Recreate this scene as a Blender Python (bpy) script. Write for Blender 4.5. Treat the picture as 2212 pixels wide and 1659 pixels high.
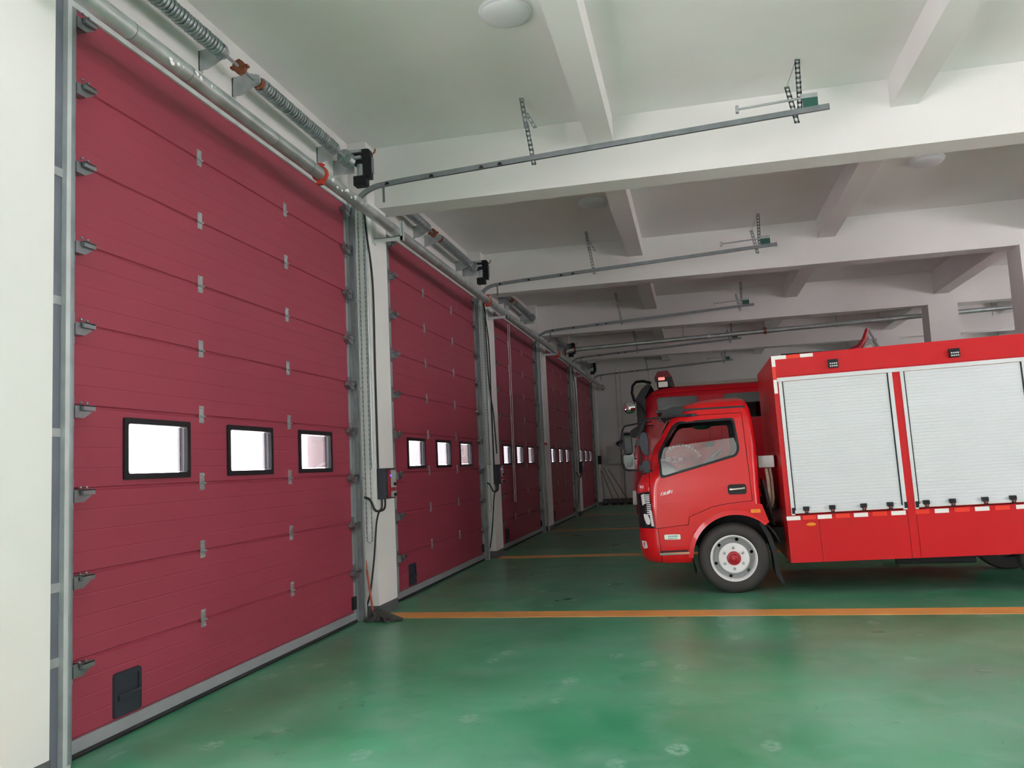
import bpy, bmesh, math, random
from mathutils import Vector, Matrix
random.seed(7)
for o in list(bpy.data.objects): bpy.data.objects.remove(o)
SC = bpy.context.scene
COL = SC.collection
PI = math.pi

# ------------------------------------------------------------------ camera
yaw, pitch, roll = -0.213744, 0.099527, -0.046812
F_PX = 1781.55
CAM = Vector((3.5156, 0.0, 1.52))
f = Vector((math.sin(yaw)*math.cos(pitch), math.cos(yaw)*math.cos(pitch), math.sin(pitch)))
r = Vector((math.cos(yaw), -math.sin(yaw), 0)); u = r.cross(f)
r2 = math.cos(roll)*r + math.sin(roll)*u
u2 = -math.sin(roll)*r + math.cos(roll)*u
cam = bpy.data.objects.new('camera', bpy.data.cameras.new('camera')); COL.objects.link(cam)
M = Matrix((( r2.x, u2.x, -f.x, CAM.x), (r2.y, u2.y, -f.y, CAM.y), (r2.z, u2.z, -f.z, CAM.z), (0,0,0,1)))
cam.matrix_world = M
cam.data.sensor_width = 36; cam.data.lens = F_PX/2212*36; cam.data.clip_start = .05; cam.data.clip_end = 300
SC.camera = cam

# ------------------------------------------------------------------ world, light, exposure
SC.view_settings.view_transform = 'Standard'; SC.view_settings.look = 'None'
SC.view_settings.gamma = 1; SC.view_settings.use_curve_mapping = False
SC.view_settings.exposure = 2.42
W = bpy.data.worlds.new('overcast_sky'); SC.world = W; W.use_nodes = True
bg = W.node_tree.nodes['Background']; bg.inputs[0].default_value = (1.0, .925, .985, 1); bg.inputs[1].default_value = 2.0

bounce_sun = bpy.data.lights.new('bounce_sun', 'SUN'); bounce_sun.energy = 8; bounce_sun.angle = math.radians(4); bounce_sun.color = (1.0, .91, .96)  # added for bounce: shines along the facades, lights only the forecourts
suno = bpy.data.objects.new('bounce_sun', bounce_sun); suno.rotation_euler = (math.radians(30), 0, 0); COL.objects.link(suno)

P = 5.26662          # bay pitch
ZC, ZB = 5.368, 4.631 # slab and beam soffit heights
YB, BW = 8.976, .354
Y0, Y1, TOP, SEAM = 4.13, 8.06, 4.425, .4867
XR = 13.6            # far side of the hall
YN, YE = -6.9, 30.05

def portal(name, loc, rot, sx, sy):
    l = bpy.data.lights.new(name, 'AREA'); l.shape = 'RECTANGLE'; l.size = sx; l.size_y = sy
    l.energy = 1; l.cycles.is_portal = True
    o = bpy.data.objects.new(name, l); o.location = loc; o.rotation_euler = rot; COL.objects.link(o)
    return o
for k in (-1, -2):
    portal('sky_portal', (-.3, (Y0+Y1)/2+k*P, 2.2), (0, -PI/2, 0), 4.5, 4.0)

# ------------------------------------------------------------------ materials
def mat(name, col, rough=.5, metal=0, noise=None, bump=0, bscale=60, spec=None, coat=0, emit=None, estr=0, var=0, vscale=4, alpha=None, trans=0):
    m = bpy.data.materials.new(name); m.use_nodes = True
    nt = m.node_tree; b = nt.nodes['Principled BSDF']
    b.inputs['Base Color'].default_value = (*col, 1); b.inputs['Roughness'].default_value = rough
    b.inputs['Metallic'].default_value = metal
    if spec is not None: b.inputs['Specular IOR Level'].default_value = spec
    if coat: b.inputs['Coat Weight'].default_value = coat; b.inputs['Coat Roughness'].default_value = .04
    if emit: b.inputs['Emission Color'].default_value = (*emit, 1); b.inputs['Emission Strength'].default_value = estr
    if trans: b.inputs['Transmission Weight'].default_value = trans
    tc = nt.nodes.new('ShaderNodeTexCoord')
    if var:
        n = nt.nodes.new('ShaderNodeTexNoise'); n.inputs['Scale'].default_value = vscale; n.inputs['Detail'].default_value = 5
        nt.links.new(tc.outputs['Object'], n.inputs['Vector'])
        mr = nt.nodes.new('ShaderNodeMapRange'); mr.inputs[1].default_value = .3; mr.inputs[2].default_value = .7
        mr.inputs[3].default_value = 1-var; mr.inputs[4].default_value = 1+var
        nt.links.new(n.outputs['Fac'], mr.inputs[0])
        hs = nt.nodes.new('ShaderNodeHueSaturation'); hs.inputs['Color'].default_value = (*col, 1)
        nt.links.new(mr.outputs[0], hs.inputs['Value']); nt.links.new(hs.outputs[0], b.inputs['Base Color'])
        mr2 = nt.nodes.new('ShaderNodeMapRange'); mr2.inputs[3].default_value = max(rough-.08, .02); mr2.inputs[4].default_value = min(rough+.1, 1)
        nt.links.new(n.outputs['Fac'], mr2.inputs[0]); nt.links.new(mr2.outputs[0], b.inputs['Roughness'])
    if bump:
        n2 = nt.nodes.new('ShaderNodeTexNoise'); n2.inputs['Scale'].default_value = bscale
        nt.links.new(tc.outputs['Object'], n2.inputs['Vector'])
        bp = nt.nodes.new('ShaderNodeBump'); bp.inputs['Strength'].default_value = bump; bp.inputs['Distance'].default_value = .01
        nt.links.new(n2.outputs['Fac'], bp.inputs['Height']); nt.links.new(bp.outputs[0], b.inputs['Normal'])
    return m
def glassmat(name, tint, gloss=.12, rough=.02):
    m = bpy.data.materials.new(name); m.use_nodes = True; nt = m.node_tree
    nt.nodes.remove(nt.nodes['Principled BSDF']); out = nt.nodes['Material Output']
    t = nt.nodes.new('ShaderNodeBsdfTransparent'); t.inputs[0].default_value = (*tint, 1)
    g = nt.nodes.new('ShaderNodeBsdfGlossy'); g.inputs['Roughness'].default_value = rough
    fr = nt.nodes.new('ShaderNodeFresnel'); fr.inputs[0].default_value = 1.5
    ad = nt.nodes.new('ShaderNodeMath'); ad.operation = 'MULTIPLY_ADD'; ad.inputs[1].default_value = .9; ad.inputs[2].default_value = gloss
    mx = nt.nodes.new('ShaderNodeMixShader')
    nt.links.new(fr.outputs[0], ad.inputs[0]); nt.links.new(ad.outputs[0], mx.inputs[0])
    nt.links.new(t.outputs[0], mx.inputs[1]); nt.links.new(g.outputs[0], mx.inputs[2]); nt.links.new(mx.outputs[0], out.inputs[0])
    return m

PLASTER = mat('white_plaster', (.80, .795, .78), .8, var=.025, vscale=1.2, bump=.05, bscale=200)
SLAB = mat('ceiling_plaster', (.86, .855, .84), .85, var=.035, vscale=.9)
PANEL = mat('door_red_panel', (.335, .044, .076), .5, var=.05, vscale=1.5, bump=.12, bscale=350)
GALV = mat('galvanised_steel', (.50, .54, .56), .42, .75, var=.14, vscale=9)
GALVL = mat('light_galvanised_steel', (.62, .66, .67), .5, .35, var=.1, vscale=7)
GALVD = mat('dull_track_steel', (.26, .29, .31), .45, .7, var=.15, vscale=8)
BRK = mat('bracket_steel', (.30, .32, .34), .38, .8, var=.15, vscale=10)
ALU = mat('door_edge_aluminium', (.36, .38, .40), .5, .3, var=.06)
DARK = mat('black_plastic', (.014, .015, .018), .45, spec=.3, var=.1)
DGREY = mat('dark_grey_plastic', (.030, .036, .048), .5, spec=.3, var=.08)
RUBBER = mat('rubber', (.018, .018, .02), .75, var=.15, vscale=12)
CABLE = mat('black_cable', (.012, .012, .014), .5)
PIPE = mat('galvanised_pipe', (.47, .52, .52), .36, .65, var=.2, vscale=5)
REDCL = mat('red_clamp', (.55, .05, .03), .5, var=.1)
RUST = mat('reddish_coupling', (.28, .09, .05), .6, .3, var=.3, vscale=30)
SPRING = mat('oiled_spring_steel', (.33, .37, .38), .4, .6, var=.12, vscale=20)
SKIRT = mat('grey_skirting_paint', (.11, .115, .12), .55, var=.1)
ORANGE = mat('orange_line_paint', (.80, .36, .10), .4, var=.12, vscale=3)
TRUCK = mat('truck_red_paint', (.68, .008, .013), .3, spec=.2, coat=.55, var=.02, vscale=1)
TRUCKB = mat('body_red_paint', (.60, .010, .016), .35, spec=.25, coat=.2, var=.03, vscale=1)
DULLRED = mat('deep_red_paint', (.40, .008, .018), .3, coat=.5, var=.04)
SHUT = mat('white_roller_shutter', (.70, .73, .75), .4, .15, var=.02, vscale=3)
ALUF = mat('shutter_frame_aluminium', (.68, .70, .71), .38, .35, var=.04)
TAPEW = mat('white_reflective_tape', (.88, .88, .84), .35, var=.03)
TAPER = mat('red_reflective_tape', (.85, .04, .015), .35, var=.05)
CHROME = mat('chrome', (.85, .86, .87), .08, 1)
LAMPW = mat('lamp_reflector', (.86, .87, .88), .15, .15)
CLEAR = glassmat('clear_lens', (.93, .95, .96), .10)
GLASS = glassmat('cab_glass', (.90, .92, .92), .045)
GLASSD = glassmat('dark_cab_glass', (.16, .20, .20), .0)
PANE = glassmat('door_window_pane', (.96, .97, .98), .03)
AMBER = mat('amber_lens', (.85, .25, .01), .2, coat=.5)
RIM = mat('white_wheel_rim', (.80, .80, .79), .4, var=.05, vscale=6)
RIMG = mat('grey_wheel_well', (.33, .35, .35), .45, .2, var=.1)
TYRE = mat('tyre_rubber', (.032, .029, .027), .6, var=.15, vscale=8, bump=.1, bscale=120)
HUB = mat('red_hub', (.42, .012, .022), .4, var=.1)
MIRROR = mat('mirror_glass', (.75, .8, .8), .03, 1)
SEATG = mat('grey_trim', (.22, .23, .25), .6, var=.05)
CREAM = mat('cream_paint', (.55, .53, .44), .4, var=.06)
BOXP = mat('electrical_box_paint', (.52, .53, .48), .5, var=.02)
OPAL = mat('opal_lamp_cover', (.80, .80, .84), .35)
GREENP = mat('green_plate', (.02, .10, .075), .5)
MOP = mat('dirty_mop_yarn', (.07, .07, .065), .95, var=.4, vscale=60)
WOODR = mat('worn_red_wood', (.40, .09, .04), .6, var=.2, vscale=15)
REDLENS = mat('red_beacon_lens', (.16, .004, .012), .35, spec=.25, var=.1, vscale=30)
REDLIT = mat('lit_red_lens', (.8, .05, .04), .3, emit=(1, .12, .1), estr=.5)
BLUELED = mat('blue_led', (.05, .05, .5), .3, emit=(.12, .1, 1), estr=.5)
CONC = mat('forecourt_concrete', (.66, .65, .63), .9, var=.1, vscale=.8)
WHITE = mat('white_lettering', (.93, .93, .93), .5)
TAN = mat('tan_hose', (.42, .36, .28), .7, var=.15, vscale=20)
DGREEN = mat('matt_dark_green', (.02, .11, .06), .7)

def floor_material():
    m = bpy.data.materials.new('green_epoxy_floor'); m.use_nodes = True; nt = m.node_tree; b = nt.nodes['Principled BSDF']
    L = nt.links.new
    tc = nt.nodes.new('ShaderNodeTexCoord')
    def noise(scale, detail=4, dist=0, sc=(1,1,1)):
        mp = nt.nodes.new('ShaderNodeMapping'); mp.inputs['Scale'].default_value = sc
        L(tc.outputs['Object'], mp.inputs[0])
        n = nt.nodes.new('ShaderNodeTexNoise'); n.inputs['Scale'].default_value = scale; n.inputs['Detail'].default_value = detail
        n.inputs['Distortion'].default_value = dist; L(mp.outputs[0], n.inputs['Vector']); return n
    def ramp(n, a, bb, out='Fac'):
        q = nt.nodes.new('ShaderNodeMapRange'); q.inputs[1].default_value = a; q.inputs[2].default_value = bb
        L(n.outputs[out], q.inputs[0]); return q
    def mix(fac, c1, c2):
        x = nt.nodes.new('ShaderNodeMix'); x.data_type = 'RGBA'
        L(fac, x.inputs[0])
        if isinstance(c1, tuple): x.inputs[6].default_value = (*c1, 1)
        else: L(c1, x.inputs[6])
        x.inputs[7].default_value = (*c2, 1); return x.outputs[2]
    big = ramp(noise(.8, 4, .3), .33, .67)
    c = mix(big.outputs[0], (.032, .235, .115), (.085, .38, .205))
    dirt = ramp(noise(1.1, 5, .2), .38, .78)
    d2 = nt.nodes.new('ShaderNodeMath'); d2.operation = 'MULTIPLY'; d2.inputs[1].default_value = .35; L(dirt.outputs[0], d2.inputs[0])
    c = mix(d2.outputs[0], c, (.19, .33, .26))
    sm = ramp(noise(3.0, 6, .6), .48, .76)
    sm2 = nt.nodes.new('ShaderNodeMath'); sm2.operation = 'MULTIPLY'; sm2.inputs[1].default_value = .3; L(sm.outputs[0], sm2.inputs[0])
    c = mix(sm2.outputs[0], c, (.27, .46, .36))
    def mul(a, b_=None, k=None, op='MULTIPLY'):
        q = nt.nodes.new('ShaderNodeMath'); q.operation = op; L(a, q.inputs[0])
        if b_ is not None: L(b_, q.inputs[1])
        else: q.inputs[1].default_value = k
        return q.outputs[0]
    # thin dark scratches
    n_ = noise(1.9, 3, .8)
    rid = mul(mul(n_.outputs['Fac'], None, .5, 'SUBTRACT'), None, 0, 'ABSOLUTE')
    rg = nt.nodes.new('ShaderNodeMapRange'); rg.inputs[1].default_value = .006; rg.inputs[2].default_value = .002; L(rid, rg.inputs[0])
    sg = ramp(noise(5, 2), .56, .62)
    c = mix(mul(mul(rg.outputs[0], sg.outputs[0]), None, .35), c, (.02, .10, .06))
    # pale boot prints: round soft spots, only some cells
    v = nt.nodes.new('ShaderNodeTexVoronoi'); v.inputs['Scale'].default_value = 4.2
    mpv = nt.nodes.new('ShaderNodeMapping'); mpv.inputs['Scale'].default_value = (1.0, .62, 1); L(tc.outputs['Object'], mpv.inputs[0]); L(mpv.outputs[0], v.inputs['Vector'])
    vr = nt.nodes.new('ShaderNodeMapRange'); vr.inputs[1].default_value = .30; vr.inputs[2].default_value = .22; L(v.outputs['Distance'], vr.inputs[0])
    vs = nt.nodes.new('ShaderNodeSeparateColor'); L(v.outputs['Color'], vs.inputs[0])
    pick = mul(vs.outputs[0], None, .62, 'GREATER_THAN')
    fine = ramp(noise(26, 3, .2), .36, .62)
    gate = ramp(noise(.6, 2), .36, .50)
    c = mix(mul(mul(mul(vr.outputs[0], pick), mul(fine.outputs[0], gate.outputs[0])), None, .6), c, (.32, .52, .42))
    # dusty tyre tracks where the trucks roll in and out
    sx = nt.nodes.new('ShaderNodeSeparateXYZ'); L(tc.outputs['Object'], sx.inputs[0])
    wob = noise(.5, 2)
    for yt in (9.78, 11.45, 14.9, 16.9):
        dd = mul(mul(mul(sx.outputs[1], None, yt, 'SUBTRACT'), mul(mul(wob.outputs['Fac'], None, .5, 'SUBTRACT'), None, .5), None, 'ADD'), None, 0, 'ABSOLUTE')
        bd = nt.nodes.new('ShaderNodeMapRange'); bd.inputs[1].default_value = .20; bd.inputs[2].default_value = .09; L(dd, bd.inputs[0])
        tr = ramp(noise(1.3, 5, .3, (.5, 3, 1)), .30, .60)
        c = mix(mul(mul(bd.outputs[0], tr.outputs[0]), None, .55), c, (.17, .24, .21))
    # long pale streaks along x, scattered by noise
    st = ramp(noise(1.0, 4, .4, (.10, 2.2, 1)), .52, .68)
    s2 = nt.nodes.new('ShaderNodeMath'); s2.operation = 'MULTIPLY'; s2.inputs[1].default_value = .35; L(st.outputs[0], s2.inputs[0])
    c = mix(s2.outputs[0], c, (.13, .24, .19))
    L(c, b.inputs['Base Color'])
    rr = ramp(noise(1.4, 3, 0), .3, .7); rr.inputs[3].default_value = .27; rr.inputs[4].default_value = .36; b.inputs['Specular IOR Level'].default_value = .38
    L(rr.outputs[0], b.inputs['Roughness'])
    bp = nt.nodes.new('ShaderNodeBump'); bp.inputs['Strength'].default_value = .06; bp.inputs['Distance'].default_value = .02
    nn = noise(3.5, 3); L(nn.outputs['Fac'], bp.inputs['Height']); L(bp.outputs[0], b.inputs['Normal'])
    return m
FLOOR = floor_material()

# ------------------------------------------------------------------ mesh helpers
class MB:
    def __init__(s): s.bm = bmesh.new()
    def box(s, x0, x1, y0, y1, z0, z1, bev=0, M=None):
        a = [Vector(p) for p in ((x0,y0,z0),(x1,y0,z0),(x1,y1,z0),(x0,y1,z0),(x0,y0,z1),(x1,y0,z1),(x1,y1,z1),(x0,y1,z1))]
        if M: a = [M @ p for p in a]
        v = [s.bm.verts.new(p) for p in a]
        fs = [s.bm.faces.new([v[i] for i in q]) for q in ((3,2,1,0),(4,5,6,7),(0,1,5,4),(1,2,6,5),(2,3,7,6),(3,0,4,7))]
        if bev:
            es = list({e for f_ in fs for e in f_.edges})
            bmesh.ops.bevel(s.bm, geom=es, offset=bev, segments=2, affect='EDGES', profile=.7)
        return s
    def prism(s, poly, ax, a, b, bev=0, M=None):
        # poly: list of 2D points in the two other axes (in order); ax: 0,1,2 extrusion axis
        def mk(p, t):
            if ax == 0: q = Vector((t, p[0], p[1]))
            elif ax == 1: q = Vector((p[0], t, p[1]))
            else: q = Vector((p[0], p[1], t))
            return M @ q if M else q
        va = [s.bm.verts.new(mk(p, a)) for p in poly]; vb = [s.bm.verts.new(mk(p, b)) for p in poly]
        n = len(poly); fs = [s.bm.faces.new(va), s.bm.faces.new(vb[::-1])]
        for i in range(n): fs.append(s.bm.faces.new([va[i], vb[i], vb[(i+1) % n], va[(i+1) % n]]))
        if bev:
            es = list({e for f_ in fs[:2] for e in f_.edges})
            bmesh.ops.bevel(s.bm, geom=es, offset=bev, segments=2, affect='EDGES')
        return s
    def tube(s, pts, rad, n=10, caps=True, closed=False):
        pts = [Vector(p) for p in pts]; rings = []; m = len(pts)
        rads = rad if isinstance(rad, (list, tuple)) else [rad]*m
        prev = None
        for i, p in enumerate(pts):
            if closed: t = (pts[(i+1) % m]-pts[i-1]).normalized()
            else: t = (pts[min(i+1, m-1)]-pts[max(i-1, 0)]).normalized()
            if prev is None:
                ref = Vector((0,0,1)) if abs(t.z) < .9 else Vector((1,0,0))
                a = t.cross(ref).normalized()
            else:
                a = (prev - t*prev.dot(t)).normalized()
            prev = a; b = t.cross(a)
            rings.append([s.bm.verts.new(p + rads[i]*(math.cos(2*PI*k/n)*a + math.sin(2*PI*k/n)*b)) for k in range(n)])
        for i in range(m if closed else m-1):
            A, B = rings[i], rings[(i+1) % m]
            for k in range(n): s.bm.faces.new([A[k], A[(k+1) % n], B[(k+1) % n], B[k]])
        if caps and not closed:
            s.bm.faces.new(rings[0][::-1]); s.bm.faces.new(rings[-1])
        return s
    def lathe(s, prof, c, ax='y', n=40, closed=False):
        # prof: (radius, height along axis); revolves about c
        c = Vector(c); rings = []
        for rr_, h in prof:
            ring = []
            for k in range(n):
                a = 2*PI*k/n; x, y = rr_*math.cos(a), rr_*math.sin(a)
                if ax == 'y': q = Vector((x, h, y))
                elif ax == 'z': q = Vector((x, y, h))
                else: q = Vector((h, x, y))
                ring.append(s.bm.verts.new(c+q))
            rings.append(ring)
        seq = list(range(len(rings)-1)) + ([len(rings)-1] if closed else [])
        for i in seq:
            A, B = rings[i], rings[(i+1) % len(rings)]
            for k in range(n): s.bm.faces.new([A[k], A[(k+1) % n], B[(k+1) % n], B[k]])
        if not closed:
            if prof[0][0] > 1e-4: s.bm.faces.new(rings[0][::-1])
            if prof[-1][0] > 1e-4: s.bm.faces.new(rings[-1])
        return s
    def build(s, name, m, parent=None, smooth=0, loc=None, mods=None):
        bm = s.bm
        bmesh.ops.remove_doubles(bm, verts=bm.verts, dist=1e-5)
        bmesh.ops.recalc_face_normals(bm, faces=bm.faces)
        if smooth:
            lim = math.radians(smooth)
            for f_ in bm.faces: f_.smooth = True
            for e in bm.edges:
                if len(e.link_faces) == 2 and e.calc_face_angle(0) > lim: e.smooth = False
                elif len(e.link_faces) != 2: e.smooth = False
        me = bpy.data.meshes.new(name); bm.to_mesh(me); bm.free()
        me.materials.append(m)
        o = bpy.data.objects.new(name, me); COL.objects.link(o)
        if parent: o.parent = parent
        if loc: o.location = loc
        return o
def tag(o, label=None, cat=None, group=None, kind=None):
    if label: o['label'] = label
    if cat: o['category'] = cat
    if group: o['group'] = group
    if kind: o['kind'] = kind
    return o
def empty(name, loc=(0,0,0), label=None, cat=None, group=None, kind=None):
    o = bpy.data.objects.new(name, None); COL.objects.link(o); o.location = loc; o.empty_display_size = .1
    return tag(o, label, cat, group, kind)
def copy_tree(o, parent=None):
    c = o.copy(); COL.objects.link(c)
    if parent: c.parent = parent
    for ch in list(o.children): copy_tree(ch, c)
    return c
def struct(name, mb, m, smooth=0):
    o = mb.build(name, m, None, smooth); o['kind'] = 'structure'; return o
def rrect(x0, x1, z0, z1, rad, n=5):
    out = []
    for cx, cz, a0 in ((x1-rad, z1-rad, 0), (x0+rad, z1-rad, 90), (x0+rad, z0+rad, 180), (x1-rad, z0+rad, 270)):
        for k in range(n+1):
            a = math.radians(a0+90*k/n); out.append((cx+rad*math.cos(a), cz+rad*math.sin(a)))
    return out
def roundpoly(poly, rad, n=4):
    out = []; m = len(poly)
    for i in range(m):
        p = Vector(poly[i]); a = Vector(poly[i-1])-p; b = Vector(poly[(i+1) % m])-p
        ra = min(rad, a.length*.45, b.length*.45)
        p0 = p+a.normalized()*ra; p1 = p+b.normalized()*ra
        for k in range(n+1):
            t = k/n; q = p0*(1-t)**2 + p*2*t*(1-t) + p1*t*t; out.append((q.x, q.y))
    return out

def grow_(ring, d):
    cx = sum(p[0] for p in ring)/len(ring); cz = sum(p[1] for p in ring)/len(ring)
    return [(p[0]+(d if p[0] > cx else -d), p[1]+(d if p[1] > cz else -d)) for p in ring]
# ------------------------------------------------------------------ the hall
struct('floor', MB().box(-.44, XR+.2, YN-.2, YE+.2, -.2, 0), FLOOR)
struct('ceiling', MB().box(-.44, XR+.2, YN-.2, YE+.2, ZC, ZC+.2), SLAB)
struct('ground', MB().box(-60, -.44, -50, 80, -.25, -.04), CONC)
WX = -.045
bays = range(0, 5)
# front wall: piers between openings, and the lintel above
wl = MB(); edges = [YN-.2]
for k in range(-2, 5): edges += [Y0+.1+k*P, Y1-.1+k*P]
edges.append(YE+.2)
WU = -.23   # the wall above the doors stands back behind the columns
for a, b_ in zip(edges[0::2], edges[1::2]): wl.box(-.42, WX, a, b_, 0, TOP-.06)
wl.box(-.42, WX, YN-.2, YE+.2, TOP-.06, TOP+.06); wl.box(-.42, WU, YN-.2, YE+.2, TOP+.06, ZC)
struct('wall_front', wl, PLASTER)
struct('wall_end', MB().box(WX, XR, YE, YE+.2, 0, ZC), PLASTER)
struct('wall_near', MB().box(-.28, XR, YN-.2, YN, 0, ZC), PLASTER)
rear = MB()
re = [YN]
for k in range(-2, 5): re += [Y0+.2+k*P, Y1-.2+k*P]
re.append(YE)
# rear wall; unseen open bands, added and sized bay by bay for their light
for a, b_ in zip(re[0::2], re[1::2]): rear.box(XR, XR+.2, a, b_, 0, ZC)
for k in range(-2, 5):
    a, b_ = Y0+.2+k*P, Y1-.2+k*P
    if k == -2: rear.box(XR, XR+.2, a, b_, 0, ZC)
    elif k < 0: rear.box(XR, XR+.2, a, b_, 3.3, ZC)
    elif k < 2:
        rear.box(XR, XR+.2, a, b_, 0, 3.1); rear.box(XR, XR+.2, a, b_, 4.0, ZC)
    else: rear.box(XR, XR+.2, a, b_, 0, 3.5); rear.box(XR, XR+.2, a, b_, 4.0, ZC)
struct('wall_rear', rear, PLASTER)
for k in range(-1, 0): portal('sky_portal', (XR+.15, (Y0+Y1)/2+k*P, 1.65), (0, PI/2, 0), 3.3, 3.6)
for k in range(0, 5): portal('sky_portal', (XR+.15, (Y0+Y1)/2+k*P, 3.55 if k < 2 else 3.75), (0, PI/2, 0), .9 if k < 2 else .5, 3.5)
struct('ground', MB().box(XR+.2, 70, -50, 80, -.25, -.04), CONC)
n_tr = [0]
def trim(mb, m, smooth=0):
    n_tr[0] += 1; return struct('trim_%d' % n_tr[0], mb, m, smooth)
for i in range(-2, 5):           # cross beams
    trim(MB().box(WU, XR, YB+i*P, YB+BW+i*P, ZB, ZC), PLASTER)
for xa in (2.58, 5.74, 11.9):
    for i in range(-2, 5):
        y0 = YB+BW+(i-1)*P if i > -2 else YN
        trim(MB().box(xa, xa+.278, y0, min(YB+i*P, YE), 5.062, ZC), PLASTER)
for i in range(-2, 5):
    y0 = YB+BW+(i-1)*P if i > -2 else YN
    trim(MB().box(8.87, 9.17, y0, min(YB+i*P, YE), 4.86, ZC), PLASTER)
for i in range(0, 4):            # free columns
    trim(MB().box(8.712, 9.31, YB+i*P-.08, YB+i*P+.47, 0, ZC if False else ZB), PLASTER)
PY0, PY1, PX = 8.38, 8.93, .15
for i in range(-3, 5):           # wall pilasters between doors
    a, b_ = PY0+i*P, PY1+i*P
    if i == -1: b_ = 3.80
    b_ = min(b_, YE)
    trim(MB().box(WX, PX, max(a, YN), b_, 0, 4.54 if i >= 0 else ZC), PLASTER)
    if i >= 0: trim(MB().box(WU, .0, 8.74+i*P, YB+i*P+.05, 4.54, ZC), PLASTER)
    struct('baseboard_front', MB().box(WX, PX+.006, max(a-.006, YN), b_+.006, 0, .12), SKIRT)
struct('baseboard_end', MB().box(0, XR, YE-.012, YE, 0, .2), SKIRT)
for i in range(-1, 5):
    yc = 8.49+i*P
    x1_ = XR-.02
    struct('trim_%d' % (n_tr[0]+1), MB().box(.16, x1_, yc-.16, yc+.16, .0, .003), ORANGE); n_tr[0] += 1

# vertical seams in the end wall cladding
SEAMG = mat('seam_grey', (.38, .38, .37), .8)
for x in (.86, 1.02, 2.05): trim(MB().box(x, x+.012, YE-.008, YE, .2, ZC-.5), SEAMG)

# ------------------------------------------------------------------ sectional doors
def panel_profile(z0, z1, gro):
    # front face outline (x,z) going up, then back
    pts = [(-.04, z0), (-.006, z0), (0, z0+.006)] if gro else [(-.04, z0), (0, z0)]
    k = 1
    return pts
def door_section(mb, ya, yb, z0, z1, zlo, zhi, win=False):
    """one sandwich panel piece between z0..z1 with lipped joints at zlo/zhi and pressed ribs"""
    prof = []
    def X(z):
        d = min(abs(z-zlo), abs(z-zhi))
        return -.012 if d < .004 else (-.0 if d > .012 else -.012+.012*(d-.004)/.008)
    zs = {z0, z1}
    for e in (zlo, zhi):
        for d in (-.012, -.004, .004, .012): zs.add(e+d)
    h = (zhi-zlo)/4
    for q in (1, 2, 3):
        for d in (-.006, 0, .006): zs.add(zlo+q*h+d)
    zs = sorted(z for z in zs if z0-1e-6 <= z <= z1+1e-6)
    def XX(z):
        x = X(z)
        for q in (1, 2, 3):
            if abs(z-(zlo+q*h)) < .001: x = -.0018
        return x
    front = [(XX(z), z) for z in zs]
    poly = front + [(-.04, z1), (-.04, z0)]
    mb.prism(poly, 1, ya, yb)
WINS = [(.455, 1.10), (1.64, 2.285), (2.815, 3.46)]
WZ0, WZ1 = 1.578, 1.915
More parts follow.
